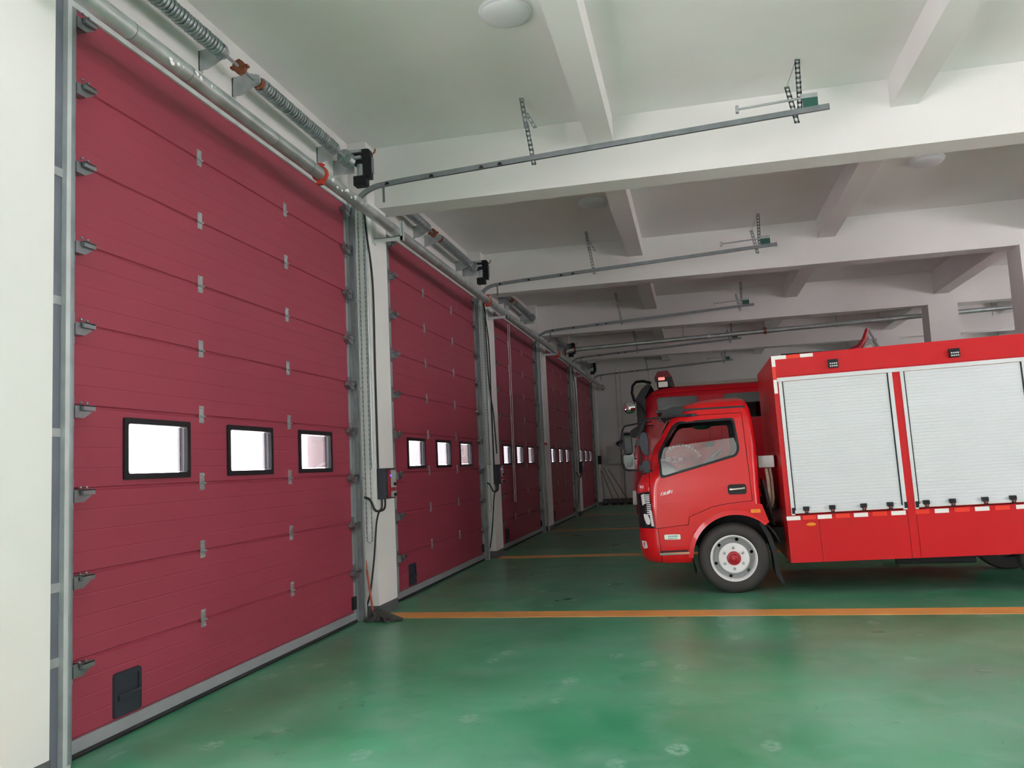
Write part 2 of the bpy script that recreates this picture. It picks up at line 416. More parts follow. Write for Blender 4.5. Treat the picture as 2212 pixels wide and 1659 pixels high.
def add_door_parts(root):
    w = Y1-Y0
    for k in range(9):
        zhi = TOP-k*SEAM; zlo = zhi-SEAM
        if k == 8: zlo = .105
        mb = MB()
        if k == 5:
            cur = 0
            for a, b_ in WINS:
                door_section(mb, cur, a, zlo, zhi, zlo, zhi)
                door_section(mb, a, b_, zlo, WZ0, zlo, zhi); door_section(mb, a, b_, WZ1, zhi, zlo, zhi)
                cur = b_
            door_section(mb, cur, w, zlo, zhi, zlo, zhi)
        else: door_section(mb, 0, w, zlo, zhi, zlo, zhi)
        mb.build('panel', PANEL, root)
        # steel end caps at both ends of the section
        for s_, ya, yb in ((0, -.062, 0), (1, w, w+.05)):
            c = MB().box(-.042, .003, ya, yb, zlo+.004, zhi-.004)
            for zz in (zlo+.03, zlo+.06, zhi-.03, zhi-.06):
                for dy in (.014, .04): c.lathe([(.0045, 0), (.0045, .004), (0, .005)], (.003, ya+dy, zz), 'x', 8)
            c.build('end_cap', ALU, root)
    for a, b_ in WINS:
        fr = MB(); o_ = rrect(a-.028, b_+.028, WZ0-.028, WZ1+.028, .012); i_ = rrect(a+.010, b_-.010, WZ0+.010, WZ1-.010, .02)
        n = len(o_); V = []
        for x, ring in ((.014, o_), (.014, i_), (-.05, i_), (-.05, o_)):
            V.append([fr.bm.verts.new((x if (x < 0) else (x), p[0], p[1])) for p in ring])
        for j in range(4):
            A, B = V[j], V[(j+1) % 4]
            for q in range(n): fr.bm.faces.new([A[q], A[(q+1) % n], B[(q+1) % n], B[q]])
        fo = fr.build('window_frame', DARK, root, 40)
        MB().box(-.022, -.016, a+.018, b_-.018, WZ0+.018, WZ1-.018).build('pane', PANE, fo)
    for k in range(1, 9):
        z = TOP-k*SEAM
        for yy in (1.28, 2.62):
            h = MB()
            h.box(0, .004, yy-.028, yy+.028, z+.006, z+.075, .001); h.box(0, .004, yy-.028, yy+.028, z-.05, z-.004, .001)
            h.tube([(.008, yy-.036, z), (.008, yy+.036, z)], .008, 8)
            for dy in (-.017, .017):
                for dz in (.06, -.038): h.lathe([(.006, 0), (.006, .006), (.003, .009)], (.004, yy+dy, z+dz), 'x', 6)
            h.build('hinge', GALV, root, 40)
    for k in range(0, 9):
        z = TOP-k*SEAM
        for s_ in (0, 1):
            sg = 1 if s_ == 0 else -1; ye = -.03 if s_ == 0 else w+.025
            def Y(d): return ye+sg*d
            h = MB(); ya, yb = sorted((Y(-.02), Y(.125)))
            zz = z-.02 if k else z-.09
            h.box(.003, .008, min(Y(-.03), Y(.03)), max(Y(-.03), Y(.03)), zz-.10, zz+.08)
            # folded carrier with chamfered nose
            h.prism([(Y(-.02), zz-.055), (Y(.055), zz-.055), (Y(.115), zz-.020), (Y(.115), zz+.012), (Y(-.02), zz+.012)], 0, .006, .055)
            h.box(.02, .080, min(Y(.02), Y(.12)), max(Y(.02), Y(.12)), zz+.012, zz+.020)
            h.box(.062, .080, min(Y(.02), Y(.118)), max(Y(.02), Y(.118)), zz-.012, zz+.018)
            h.tube([(.045, Y(.06), zz+.012), (.045, Y(-.09), zz+.012)], .007, 8)
            h.tube([(.045, Y(-.06), zz+.012), (.045, Y(-.085), zz+.012)], .023, 14)
            for dy in (0, .05): h.lathe([(.008, 0), (.008, .01), (.004, .014)], (.07, Y(dy), zz+.03), 'x', 6)
            h.build('roller_bracket', BRK, root, 40)
    MB().box(-.042, .006, -.06, w+.05, .03, .105, .003).build('bottom_rail', ALU, root)
    sb = MB(); sb.prism([(-.045, .03), (.016, .03), (.022, .018), (.010, 0.0), (-.035, 0.0), (-.05, .018)], 1, -.06, w+.05)
    sb.build('rubber_seal', RUBBER, root)
    hp = MB(); a, b_, c0, c1 = .335, .59, .12, .385
    o_ = rrect(a, b_, c0, c1, .02); i_ = rrect(a+.028, b_-.028, c0+.03, c1-.03, .012); V = []
    for x, ring in ((.0, o_), (.016, grow_(o_, -.004)), (.016, i_), (.003, i_)): V.append([hp.bm.verts.new((x, p[0], p[1])) for p in ring])
    for A, B in zip(V, V[1:]):
        for q in range(len(A)): hp.bm.faces.new([A[q], A[(q+1) % len(A)], B[(q+1) % len(A)], B[q]])
    hp.bm.faces.new(V[-1])
    hp.box(.004, .015, a+.026, b_-.026, c0+.028, c0+.10)
    hp.prism([(.004, c0+.10), (.030, c0+.10), (.034, c0+.125), (.022, c0+.135), (.004, c0+.125)], 1, a+.026, b_-.026)
    hp.build('pull_handle', DGREY, root, 40)
    MB().box(-.042, .024, w+.0-.05, w+.03, .14, .27, .004).build('edge_sensor', DARK, root)
ords = ['nearest', 'second', 'third', 'fourth', 'farthest']
dlabels = ['large red sectional door nearest the camera, filling the left of the picture',
           'second red sectional door, past the first white pillar with the lit control box',
           'third red sectional door, with two thin pale cords hanging in front of it',
           'fourth red sectional door, between the third and the farthest',
           'farthest red sectional door, beside the end wall']
door0 = empty('door_1', (0, Y0, 0)); add_door_parts(door0)
for i in bays:
    d = door0 if i == 0 else copy_tree(door0)
    d.name = 'door_%d' % (i+1); d.location = (0, Y0+i*P, 0)
    tag(d, dlabels[i], 'door', None, 'structure')
for i in bays:   # grey strips under the lintel
    trim(MB().box(WX, .022, Y0-.1+i*P, Y1+.06+i*P, TOP-.012, TOP+.055, .003), GALVL)

# ------------------------------------------------------------------ tracks
def arc(cx, cz, rad, a0, a1, n=12):
    return [(cx+rad*math.cos(math.radians(a0+(a1-a0)*k/n)), cz+rad*math.sin(math.radians(a0+(a1-a0)*k/n))) for k in range(n+1)]
def sweep_strip(mb, path, prof, yc):
    """path in xz; prof list of (dn, dy) closed outline; dn along the path normal"""
    rings = []
    m = len(path)
    for i, p in enumerate(path):
        a = Vector(path[max(i-1, 0)]); b_ = Vector(path[min(i+1, m-1)]); t = (b_-a).normalized(); nrm = Vector((t.y, -t.x))
        rings.append([mb.bm.verts.new((p[0]+nrm.x*dn, yc+dy, p[1]+nrm.y*dn)) for dn, dy in prof])
    n = len(prof)
    for A, B in zip(rings, rings[1:]):
        for k in range(n): mb.bm.faces.new([A[k], A[(k+1) % n], B[(k+1) % n], B[k]])
    mb.bm.faces.new(rings[0][::-1]); mb.bm.faces.new(rings[-1])
def perf_strap(mb, p0, p1, wdir, wid=.03, holes=True, th=.004):
    """perforated angle strap made of rails and rungs"""
    p0, p1, wd = Vector(p0), Vector(p1), Vector(wdir).normalized()
    L_ = (p1-p0).length; t = (p1-p0).normalized(); nn = t.cross(wd).normalized()
    Mx = Matrix((( wd.x, nn.x, t.x, p0.x), (wd.y, nn.y, t.y, p0.y), (wd.z, nn.z, t.z, p0.z), (0,0,0,1)))
    h = wid/2
    wid = wid*1.0
    mb.box(-h, -h+wid*.28, -th/2, th/2, 0, L_, M=Mx); mb.box(h-wid*.28, h, -th/2, th/2, 0, L_, M=Mx)
    n = max(2, int(L_/.05))
    for k in range(n+1):
        z = min(k*L_/n, L_-.014); mb.box(-h, h, -th/2, th/2, z, z+.024, M=Mx)
SL = .047
def rail_z(x): return 4.606+SL*(x-.26)
def make_track(side, full):
    """side +1: right-hand track at y just past the door; local origin at door's left edge, floor"""
    root = empty('door_track')
    yc = (Y1-Y0)+.105 if side > 0 else -.115
    C = [(-.026, -.02), (.026, -.02), (.026, .012), (.020, .02), (.020, -.014), (-.020, -.014), (-.020, .02), (-.026, .012)]
    if side < 0: C = [(a, -b_) for a, b_ in C]
    path = [(.045, .02), (.045, 4.23)] + [(p[0], p[1]) for p in arc(.045+.37, 4.232, .37, 180, 96, 12)][1:]
    if full:
        path += [(.55, rail_z(.55)-.003), (.8, rail_z(.8)), (2.5, rail_z(2.5)), (5.0, rail_z(5.0))]
    else: path = [(.06, .02), (.06, 2.2), (.06, 4.36)]
    mb = MB(); sweep_strip(mb, path, C, yc); mb.build('rail', GALVD, root, 50)
    # wall angle that carries the vertical run
    ys = yc+.035*side
    if side < 0:
        MB().box(WX+.001, .05, -.285, -.155, 0, TOP+.09, .003).build('cover_channel', mat('cover_channel_steel', (.20, .22, .27), .45, .4, var=.1), root)
        a = MB(); a.box(.05, .085, -.16, -.10, 0, TOP+.02, .003); a.box(WX+.001, .05, -.155, -.15, 0, TOP+.02)
        a.build('flange', GALVL, root)
        for z in (.55, .95, 1.8, 2.55, 3.3): MB().box(.05, .058, -.275, -.16, z, z+.05, .002).build('clip', GALV, root)
    else:
        a = MB(); a.box(WX+.001, .012, ys, ys+.06, 0, TOP+.05)
        a.box(.010, .076, ys, ys+.006, 0, TOP-.05); a.box(.066, .076, ys, ys+.03, 0, TOP-.05)
        a.build('wall_angle', GALVL, root)
        for z in (.5, 1.45, 2.4, 3.35):
            c = MB(); c.box(.03, .07, ys-.022, ys, z, z+.05); c.lathe([(.010, 0), (.010, .012)], (.076, ys+.015, z+.025), 'x', 6)
            c.build('clip', GALV, root)
    if full:
        hx = MB(); x = 2.03; zt = ZC; yy = yc+.03
        perf_strap(hx, (x+.05, yy, rail_z(x)-.06), (x-.01, yy, zt-.28), (1, 0, 0), .046)
        perf_strap(hx, (x-.01, yy, zt-.34), (x-.05, yy+.0, zt), (1, .2, 0), .046)
        perf_strap(hx, (x+.08, yy+.02, rail_z(x)+.34), (x-.0, yy, zt-.18), (1, 0, 0), .042)
        hx.build('hanger', GALVD, root)
        hx = MB(); x = 4.72
        perf_strap(hx, (x-.02, yy, rail_z(x)-.1), (x-.09, yy, zt-.28), (1, 0, 0), .05)
        perf_strap(hx, (x-.1, yy+.01, zt-.3), (x+.02, yy+.01, zt), (0, 1, 0), .05)
        perf_strap(hx, (x+.02, yy+.02, rail_z(x)+.05), (x+.03, yy+.02, zt), (1, 0, 0), .05)
        hx.build('hanger', GALVD, root)
        bpr = MB(); zz = 4.95
        bpr.tube([(4.16, yc, zz-.03), (4.80, yc, zz+.0)], .011, 10); bpr.box(4.13, 4.16, yc-.025, yc+.025, zz-.065, zz+.005, .004)
        bpr.box(4.74, 4.90, yc-.018, yc+.012, zz-.012, zz+.03, .004)
        bpr.build('bumper_rod', GALV, root, 40)
        MB().box(4.76, 4.90, yc-.012, yc-.006, rail_z(4.8)+.02, zz+.0).build('bumper_plate', GREENP, root)
        st = MB(); st.box(.405, .43, yc+.022, yc+.03, 4.42, rail_z(.45)-.02); st.build('strut', GALVD, root)
        for x in (.45, .95, 1.5, 1.7):
            b2 = MB(); b2.prism([(x, rail_z(x)-.022), (x+.055, rail_z(x)-.020), (x+.038, rail_z(x)+.008), (x+.014, rail_z(x)+.008)], 1, yc-.026, yc-.02)
            b2.build('splice_clip', DARK, root)
    return root
trk = make_track(1, True); trl = make_track(-1, False)
pl = ['of the nearest door, its horizontal run crossing in front of the first beam', 'of the second door, in front of the second ceiling beam',
      'of the third door, in front of the third ceiling beam', 'of the fourth door, just below the fourth beam', 'of the farthest door, against the end wall']
for i in bays:
    t = trk if i == 0 else copy_tree(trk); t.location = (0, Y0+i*P, 0)
    tag(t, 'door track '+pl[i], 'door track', 'long overhead door tracks')
    if i < 1:
        t = trl; t.location = (0, Y0, 0)
        tag(t, 'grey steel side track along the left edge of the nearest red door', 'door track')

# ------------------------------------------------------------------ torsion springs, openers
def make_spring():
    root = empty('torsion_spring_shaft'); xs, zs = .17, 4.80
    MB().tube([(xs, -.50, zs), (xs, 3.93, zs)], .0135, 10).build('shaft', GALV, root, 60)
    def coil(ya, yb, n):
        pts = []; per = 10
        for k in range(n*per+1):
            a = 2*PI*k/per; rr = .052
            wob = 1+.035*math.sin(k*.628*.29)
            pts.append((xs+rr*wob*math.cos(a), ya+(yb-ya)*k/(n*per), zs+rr*wob*math.sin(a)))
        mb = MB(); mb.tube(pts, .0165, 6)
        return mb
    for ya, yb in ((-.05, 1.30), (1.98, 3.45)):
        s_ = coil(ya, yb, 34).build('spring', SPRING, root, 60)
        for y in (ya-.03, yb):
            MB().lathe([(.03, 0), (.062, .002), (.066, .03), (.045, .05), (.03, .05)], (xs, y, zs), 'y', 18).build('winding_cone', SPRING, s_, 40)
    for y in (1.36, 1.86, 3.52):
        b_ = MB(); b_.prism([(WX-.004, zs-.12), (.03, zs-.12), (.10, zs-.09), (xs+.045, zs-.03), (xs+.045, zs+.04), (.11, zs+.07), (WX-.004, zs+.05)], 1, y, y+.005)
        b_.box(WX-.004, WX+.004, y, y+.05, zs-.12, zs+.05)
        b_.lathe([(.05, -.01), (.05, .02)], (xs, y, zs), 'y', 16)
        b_.build('bearing_plate', GALV, root, 40)
    c = MB(); c.lathe([(.03, -.035), (.055, -.03), (.055, .03), (.03, .035)], (xs, 1.62, zs), 'y', 14)
    for a in range(4): c.box(xs-.07*math.cos(a*PI/2)-.01, xs-.07*math.cos(a*PI/2)+.01, 1.60, 1.64, zs+.055*math.sin(a*PI/2)-.01, zs+.055*math.sin(a*PI/2)+.01)
    c.build('coupling', RUST, root, 40)
    MB().lathe([(.02, -.03), (.05, -.028), (.05, .03), (.02, .046)], (xs, 1.93, zs), 'y', 14).build('stop_collar', RUST, root, 40)
    d = MB(); prof = [(.03, 0), (.085, 0), (.085, .008)]
    for k in range(8): prof += [(.072, .012+k*.013), (.077, .0185+k*.013)]
    prof += [(.085, .12), (.085, .13), (.03, .13)]
    d.lathe(prof, (xs, 3.74, zs), 'y', 26)
    for a in range(5):
        an = a*2*PI/5; d.tube([(xs, 3.736, zs), (xs+.07*math.cos(an), 3.736, zs+.07*math.sin(an))], .008, 6)
    d.build('cable_drum', SPRING, root, 40)
    MB().box(WX-.004, xs+.03, 3.93, 3.95, zs-.12, zs+.05, .002).build('bearing_plate', GALV, root)
    return root
def make_opener():
    root = empty('door_opener')
    def Z(z): return 4.67+(z-4.36)*.72
    g = MB(); g.prism(roundpoly([(x, Z(z)) for x, z in [(.10, 4.70), (.30, 4.70), (.32, 4.80), (.31, 4.93), (.16, 4.93), (.11, 4.86)]], .03), 1, 4.14, 4.23, .006)
    g.box(.23, .32, 4.14, 4.22, Z(4.46), Z(4.72), .01); g.build('gearbox', DARK, root, 40)
    MB().tube([(.19, 4.18, Z(4.49)), (.19, 4.18, Z(4.70))], .042, 20).build('motor', GALV, root, 50)
    MB().box(.12, .265, 4.12, 4.24, Z(4.36), Z(4.51), .012).build('control_housing', DARK, root, 40)
    MB().box(.325, .333, 4.15, 4.21, Z(4.55), Z(4.8), .002).build('release_strip', GALVD, root)
    b_ = MB()
    for z in (4.77, 4.87): b_.box(.02, .22, 4.10, 4.14, Z(z), Z(z)+.03)
    b_.build('mounting_bracket', GALV, root)
    MB().tube([(.33, 4.17, Z(4.84)), (.36, 4.17, Z(4.87)), (.37, 4.17, Z(4.92))], .009, 6).build('chain_guide', RUST, root)
    return root
sp = make_spring(); op = make_opener()
slab = ['above the nearest red door', 'above the second red door', 'above the third red door', 'above the fourth red door', 'above the farthest red door']
for i in bays:
    s_ = sp if i == 0 else copy_tree(sp); s_.location = (-.18, Y0+.28+i*P, .17)
    tag(s_, 'coiled torsion spring shaft '+slab[i], 'spring shaft', 'torsion spring shafts above the doors')
    if i == 2: continue
    o_ = op if i == 0 else copy_tree(op); o_.location = (-.075, Y0+i*P, 0)
    tag(o_, 'black motor opener at the right end of the spring shaft '+slab[i], 'door opener', 'black door openers')

# ------------------------------------------------------------------ things on the pillars
def make_box():
    root = empty('control_box')
    y0 = .03; y1 = .34; z0, z1 = -.165, .165
    c = MB(); c.prism(roundpoly([(PX, y0), (PX+.085, y0+.02), (PX+.10, y0+.06), (PX+.10, y1), (PX, y1)], .02), 2, z0, z1, .004)
    c.build('housing', DGREY, root, 40)
    MB().box(PX+.10, PX+.106, y0+.07, y1-.01, z0+.015, z1-.02, .001).build('red_panel', mat('panel_red', (.30, .025, .04), .5), root)
    g = MB(); g.box(PX+.106, PX+.110, y0+.15, y1-.01, -.045, z1-.02); g.box(PX+.106, PX+.110, y0+.15, y1-.01, z0+.015, -.085)
    g.build('grey_keypad', mat('keypad_grey', (.38, .40, .41), .5), root)
    for z in (-.01, -.125): MB().lathe([(.018, 0), (.018, .02), (.012, .026)], (PX+.11, y0+.24, z), 'x', 14).build('button', DARK, root, 40)
    MB().box(PX+.106, PX+.116, y0+.13, y0+.15, .075, .09).build('indicator_lamp', BLUELED, root)
    return root
cb = make_box()
def chain(root_name, x, y, ztop, zbot, wid, label):
    root = empty(root_name, (x, y, 0), label, 'chain', 'hand chains on the pillars')
    mb = MB()
    def link(px, z, k):
        h = .011
        if k % 2: mb.box(px-.006, px+.006, -.0015, .0015, z-h, z+h)
        else: mb.box(px-.0015, px+.0015, -.005, .005, z-h, z+h)
    n = int((ztop-zbot)/.026)
    for k in range(n):
        z = zbot+.03+k*.026
        link(-wid/2, z, k); link(wid/2, z, k)
    mb.tube([(-wid/2, 0, zbot+.04), (-wid/4, 0, zbot+.006), (0, 0, zbot), (wid/4, 0, zbot+.006), (wid/2, 0, zbot+.04)], .003, 5)
    mb.build('chain_loop', GALVD, root)
    return root
def cable(name, pts, rad, m, label, cat='cable', group=None, n=8):
    # smooth the polyline with a Catmull-Rom pass
    P_ = [Vector(p) for p in pts]; out = []
    for i in range(len(P_)-1):
        p0, p1, p2, p3 = P_[max(i-1, 0)], P_[i], P_[i+1], P_[min(i+2, len(P_)-1)]
        for k in range(6):
            t = k/6; out.append(.5*((2*p1)+(-p0+p2)*t+(2*p0-5*p1+4*p2-p3)*t*t+(-p0+3*p1-3*p2+p3)*t**3))
    out.append(P_[-1])
    return tag(MB().tube(out, rad, n).build(name, m, None, 60), label, cat, group)
pn = ['first', 'second', 'third', 'fourth']
whr = ['the first white pillar', 'the second white pillar', 'the third white pillar', 'the fourth white pillar']
for i in range(4):
    yo = i*P
    if i != 2:
        c = cb if i == 0 else copy_tree(cb); c.location = (0, PY0+yo, 1.40)
        tag(c, {0: 'dark grey door control box with red panel and blue light, on the first white pillar', 1: 'dark control box with red keypad edge on the second white pillar', 3: 'small dark control box on the fourth white pillar'}[i], 'control box', 'control boxes on the pillars')
        chain('hand_chain', .078, PY0-.035+yo, 4.45, .78, .058, 'fine steel hand chain hanging in a loop on '+whr[i])
        tag(MB().tube([(.125, PY0-.014+yo, 1.56), (.125, PY0-.014+yo, 4.5)], .0115, 10).build('conduit', GALV, None, 60), 'thin bright steel conduit rising from the control box on '+whr[i], 'conduit', 'conduits on the pillars')
        cable('power_cable', [(.165, PY0+.05+yo, 1.54), (.165, PY0+.05+yo, 2.6), (.17, PY0+.04+yo, 3.6), (.14, PY0-.02+yo, 4.15), (.12, PY0-.05+yo, 4.5)], .011, CABLE, 'thick black cable running up from the control box on '+whr[i], group='cables rising on the pillars')
        cable('power_cable', [(.17, PY0+.12+yo, 1.25), (.17, PY0+.11+yo, 1.14), (.16, PY0+.05+yo, 1.10), (.15, PY0-.01+yo, .98), (.12, PY0-.03+yo, .62), (.07, PY0-.05+yo, .25), (.02, PY0-.09+yo, .07)], .010, CABLE, 'black cable drooping from the control box to the foot of '+whr[i], group='cables drooping on the pillars')
        cable('power_cable', [(.19, PY0+.16+yo, 1.25), (.19, PY0+.13+yo, 1.13), (.15, PY0-.02+yo, 1.12), (.09, PY0-.03+yo, 1.24), (.0, PY0-.04+yo, 1.27)], .012, CABLE, 'short black cable looping left from the control box on '+whr[i], group='short looping cables')
for i in range(5):
    yo = i*P
    if i < 4:
        tag(MB().tube([(PX-.03, PY0-.02+yo, .0 if i == 2 else 4.3), (PX-.03, PY0-.02+yo, 4.6)], .02 if i == 2 else .004, 12).build('conduit', GALV, None, 60),
            ('shiny steel pipe running down ' if i == 2 else 'short steel stub at the top of ')+whr[i], 'conduit')
cable('power_cable', [(.21, PY0+P+.1, 1.75), (.2, PY0+P+.03, 2.4), (.16, PY0+P-.03, 3.0), (.14, PY0+P-.04, 4.1)], .011, CABLE, 'slack black cable hanging beside the second white pillar')
for dx in (0, .03):
    tag(MB().tube([(.40+dx, PY1+P+.02, 4.05), (.36+dx, PY1+P+.10, .9)], .0035, 5).build('pull_cord', WHITE, None), 'thin pale cord hanging in front of the third door, '+('left' if dx == 0 else 'right')+' one of the pair', 'cord', 'pale pull cords')
tag(MB().box(PX-.03, PX+.03, PY0+2*P-.05, PY0+2*P-.01, 1.98, 2.03, .004).build('pipe_clip', REDCL, None), 'small red clip at the foot of the shiny pipe on the third pillar', 'clip')
# mop leaning at the first pillar
mp = empty('mop', (.22, PY0-.12, 0), 'dirty dark string mop with red stick at the foot of the first white pillar', 'mop')
mh = MB()
for k in range(170):
    a = random.uniform(0, 2*PI); rr = random.uniform(.03, .24); ex = rr*(1.15 if math.cos(a) > 0 else .8)
    x1_, y1_ = ex*math.cos(a), rr*.55*math.sin(a)
    hx = random.uniform(.03, .095)*(1-rr/.30)+.012
    mh.tube([(x1_*.15-.06, y1_*.15, .10), (x1_*.5, y1_*.5, hx+.025), (x1_*.85+random.uniform(-.02, .02), y1_*.85, max(.010, hx*.6)), (x1_, y1_+random.uniform(-.03, .02), .009)], .009, 5)
mh.build('mop_head', MOP, mp, 60)
MB().tube([(-.07, 0, .06), (-.155, .03, .62)], .011, 10).build('stick', WOODR, mp, 60)
mp.location = (.22, PY0-.17, 0)

# ------------------------------------------------------------------ water pipe above the doors
XPZ = (.42, 4.19)
def pipe_group():
    root = empty('water_pipe', (XPZ[0], 0, XPZ[1]), 'long galvanised water pipe running under the lintels above all the doors', 'pipe')
    R_ = .057
    segs = [-3, PY0+.15, PY0+.15+P, PY0+.15+2*P, PY0+.15+3*P, YE-.02]
    for a, b_ in zip(segs, segs[1:]):
        MB().tube([(0, a+.006, 0), (0, b_-.006, 0)], R_, 24).build('pipe_length', PIPE, root, 60)
    for y in (4.07, 4.63, 5.77, 6.4, 8.35, 11.2, PY1+P-.3, 17.0):
        MB().lathe([(R_+.0015, -.004), (R_+.0015, .004)], (0, y, 0), 'y', 24).build('joint_ring', GALVD, root, 60)
    def clamp(y):
        c = MB(); c.lathe([(R_+.002, -.022), (R_+.016, -.02), (R_+.016, .02), (R_+.002, .022)], (0, y, 0), 'y', 24, closed=True)
        for s_ in (-1, 1):
            c.box(-.03, .03, y-.02, y+.02, s_*(R_+.025)-.016, s_*(R_+.025)+.016, .004)
            c.tube([(-.045, y, s_*(R_+.025)), (.045, y, s_*(R_+.025))], .007, 6)
        c.build('grooved_clamp', REDCL, root, 40)
    for y in (6.62, 12.7, PY1+2*P-.02, PY1+2*P+.16, PY1+4*P-.4): clamp(y)
    pt = MB()
    for k in range(26):
        y = random.choice([random.uniform(4.3, 4.9), random.uniform(6.7, 7.6)]); a = random.uniform(-.7, .3)
        s_ = random.uniform(.005, .026)
        pt.lathe([(s_, 0), (s_*.6, .003)], (math.cos(a)*R_*.985, y, math.sin(a)*R_*.985), 'x', 7)
    pt.build('paint_spots', WHITE, root)
    return root
pipe_group()
# branch pipe running across the hall beyond the third beam
br = empty('water_pipe', (.5, 19.62, 4.40), 'galvanised pipe crossing the hall just beyond the third ceiling beam', 'pipe')
BY = YB+2*P+BW+.30
br.location = (.42, BY, 4.335)
MB().tube([(.06, 0, -.09), (.2, 0, -.02), (.5, 0, 0.0), (XR-.8, 0, .26)], .055, 20).build('pipe_length', PIPE, br, 60)
for x in (3.6, 4.9):
    MB().lathe([(.056, -.03), (.08, -.028), (.08, .028), (.056, .03)], (x, 0, .005+x*.0195), 'x', 20).build('flange' if x == 3.6 else 'grooved_clamp', GALVL if x == 3.6 else RUST, br, 40)
for x in (.12, .36): MB().lathe([(.056, -.025), (.078, -.022), (.078, .022), (.056, .025)], (x, 0, -.05 if x < .2 else -.01), 'x', 20).build('grooved_clamp', RUST, br, 40)
for x in (3.0, 6.5, 9.8): MB().tube([(x, 0, .05), (x, 0, ZC-4.335)], .008, 6).build('hanger_rod', GALVD, br)
def bracket(i):
    y = PY0+.17+i*P
    root = empty('pipe_bracket', (0, y, 0), 'welded angle bracket holding the water pipe at '+(whr[i] if i < 4 else 'the end wall'), 'bracket', 'angle brackets under the pipe')
    b_ = MB(); zt = XPZ[1]-.058
    b_.box(PX, .50, -.03, .03, zt-.006, zt); b_.box(PX, .50, -.03, -.024, zt-.05, zt)
    b_.box(.494, .50, -.03, .03, zt-.05, zt+.17); b_.box(.47, .50, -.03, -.024, zt-.05, zt+.17)
    b_.box(PX-.0, PX+.008, -.08, .04, zt-.06, zt+.26)
    b_.prism([(PX, zt+.26), (PX+.03, zt+.26), (.40, zt+.15), (.38, zt+.15)], 1, .03, .036)
    b_.build('angle_frame', GALVL, root)
    return root
for i in range(4): bracket(i)

# ------------------------------------------------------------------ ceiling lamps
def lamp():
    root = empty('ceiling_lamp')
    MB().lathe([(.02, 0), (.225, 0), (.225, -.02), (.215, -.028)], (0, 0, 0), 'z', 48).build('base_ring', OPAL, root, 40)
    pr = [(.212, -.022)]
    for k in range(1, 11):
        a = k/10*PI/2; pr.append((.212*math.cos(a)**.8 if k < 10 else 0.0001, -.022-.062*math.sin(a)))
    MB().lathe(pr, (0, 0, 0), 'z', 48).build('opal_cover', OPAL, root, 60)
    return root
lp0 = lamp()
spots = [(2.19, 6.52, 'round opal ceiling lamp nearest the camera, at the top edge of the picture'),
         (2.28, 11.90, 'round ceiling lamp in the second bay, left of the downstand rib'),
         (6.82, 11.75, 'round ceiling lamp in the second bay on the right, above the white roller shutters')]
for k, (x, y, lb) in enumerate(spots):
    l_ = lp0 if k == 0 else copy_tree(lp0); l_.location = (x, y, ZC); tag(l_, lb, 'ceiling lamp', 'round ceiling lamps')

# ------------------------------------------------------------------ end wall fittings
eb = empty('electrical_box', (.78, YE-.004, 1.75), 'beige electrical cabinet on the far end wall', 'electrical box')
MB().box(-.36, .30, -.20, 0, -.32, .32, .008).build('body', BOXP, eb)
dr = MB().box(-.345, .285, -.212, -.2, -.305, .305, .006).build('door', BOXP, eb)
MB().box(.20, .23, -.225, -.212, -.02, .07, .004).build('latch', CHROME, dr)
MB().tube([(.05, -.06, .32), (.0, -.06, .42), (.3, -.06, .55), (.45, -.05, .48)], .05, 8).build('cable_gland', DARK, eb, 60)
tag(MB().tube([(.98, YE-.03, .2), (.98, YE-.03, 1.43)], .02, 8).build('conduit', GALVD, None, 60), 'grey conduit below the electrical cabinet on the end wall', 'conduit')
for k, (xa, xb, c) in enumerate([(.62, .18, WOODR), (1.15, .42, WOODR), (.30, .14, GALVD), (.86, .25, GALVD)]):
    t = empty('broom', (xa, YE-.55, 0), ['red-brown broom stick leaning in the far corner', 'long wooden pole leaning widest from the far corner', 'upright grey pole in the far corner', 'dark slanting pole in the far corner'][k], 'broom', 'poles leaning in the far corner')
    MB().tube([(0, 0, .06), (xb-xa, .40, 1.22+.04*k)], .014, 8).build('stick', c, t, 60)
    MB().box(-.09, .09, -.04, .04, 0, .07, .01).build('head', DARK, t)
tag(MB().box(.15, .27, YE-.9, YE-.75, 1.45, 1.75, .02).build('hanging_bag', DARK, None), 'small black bag hanging in the far corner beside the last door track', 'bag')

# ------------------------------------------------------------------ boolean helpers
def tmp(mb, name='tmp'):
    bm = mb.bm; bmesh.ops.remove_doubles(bm, verts=bm.verts, dist=1e-6); bmesh.ops.recalc_face_normals(bm, faces=bm.faces)
    me = bpy.data.meshes.new(name); bm.to_mesh(me); bm.free(); return me
def boolean(meA, meB, op):
    a = bpy.data.objects.new('a', meA); b_ = bpy.data.objects.new('b', meB); COL.objects.link(a); COL.objects.link(b_)
    m = a.modifiers.new('b', 'BOOLEAN'); m.object = b_; m.operation = op; m.solver = 'EXACT'
    bpy.context.view_layer.update()
    dg = bpy.context.evaluated_depsgraph_get()
    me = bpy.data.meshes.new_from_object(a.evaluated_get(dg))
    bpy.data.objects.remove(a); bpy.data.objects.remove(b_)
    return me
def finish(me, name, m, parent, smooth=35, bev=0):
    me.materials.clear(); me.materials.append(m)
    for p in me.polygons: p.material_index = 0
    mb = MB(); mb.bm.from_mesh(me)
    bmesh.ops.dissolve_degenerate(mb.bm, dist=1e-5, edges=mb.bm.edges)
    o = mb.build(name, m, parent, smooth)
    return o
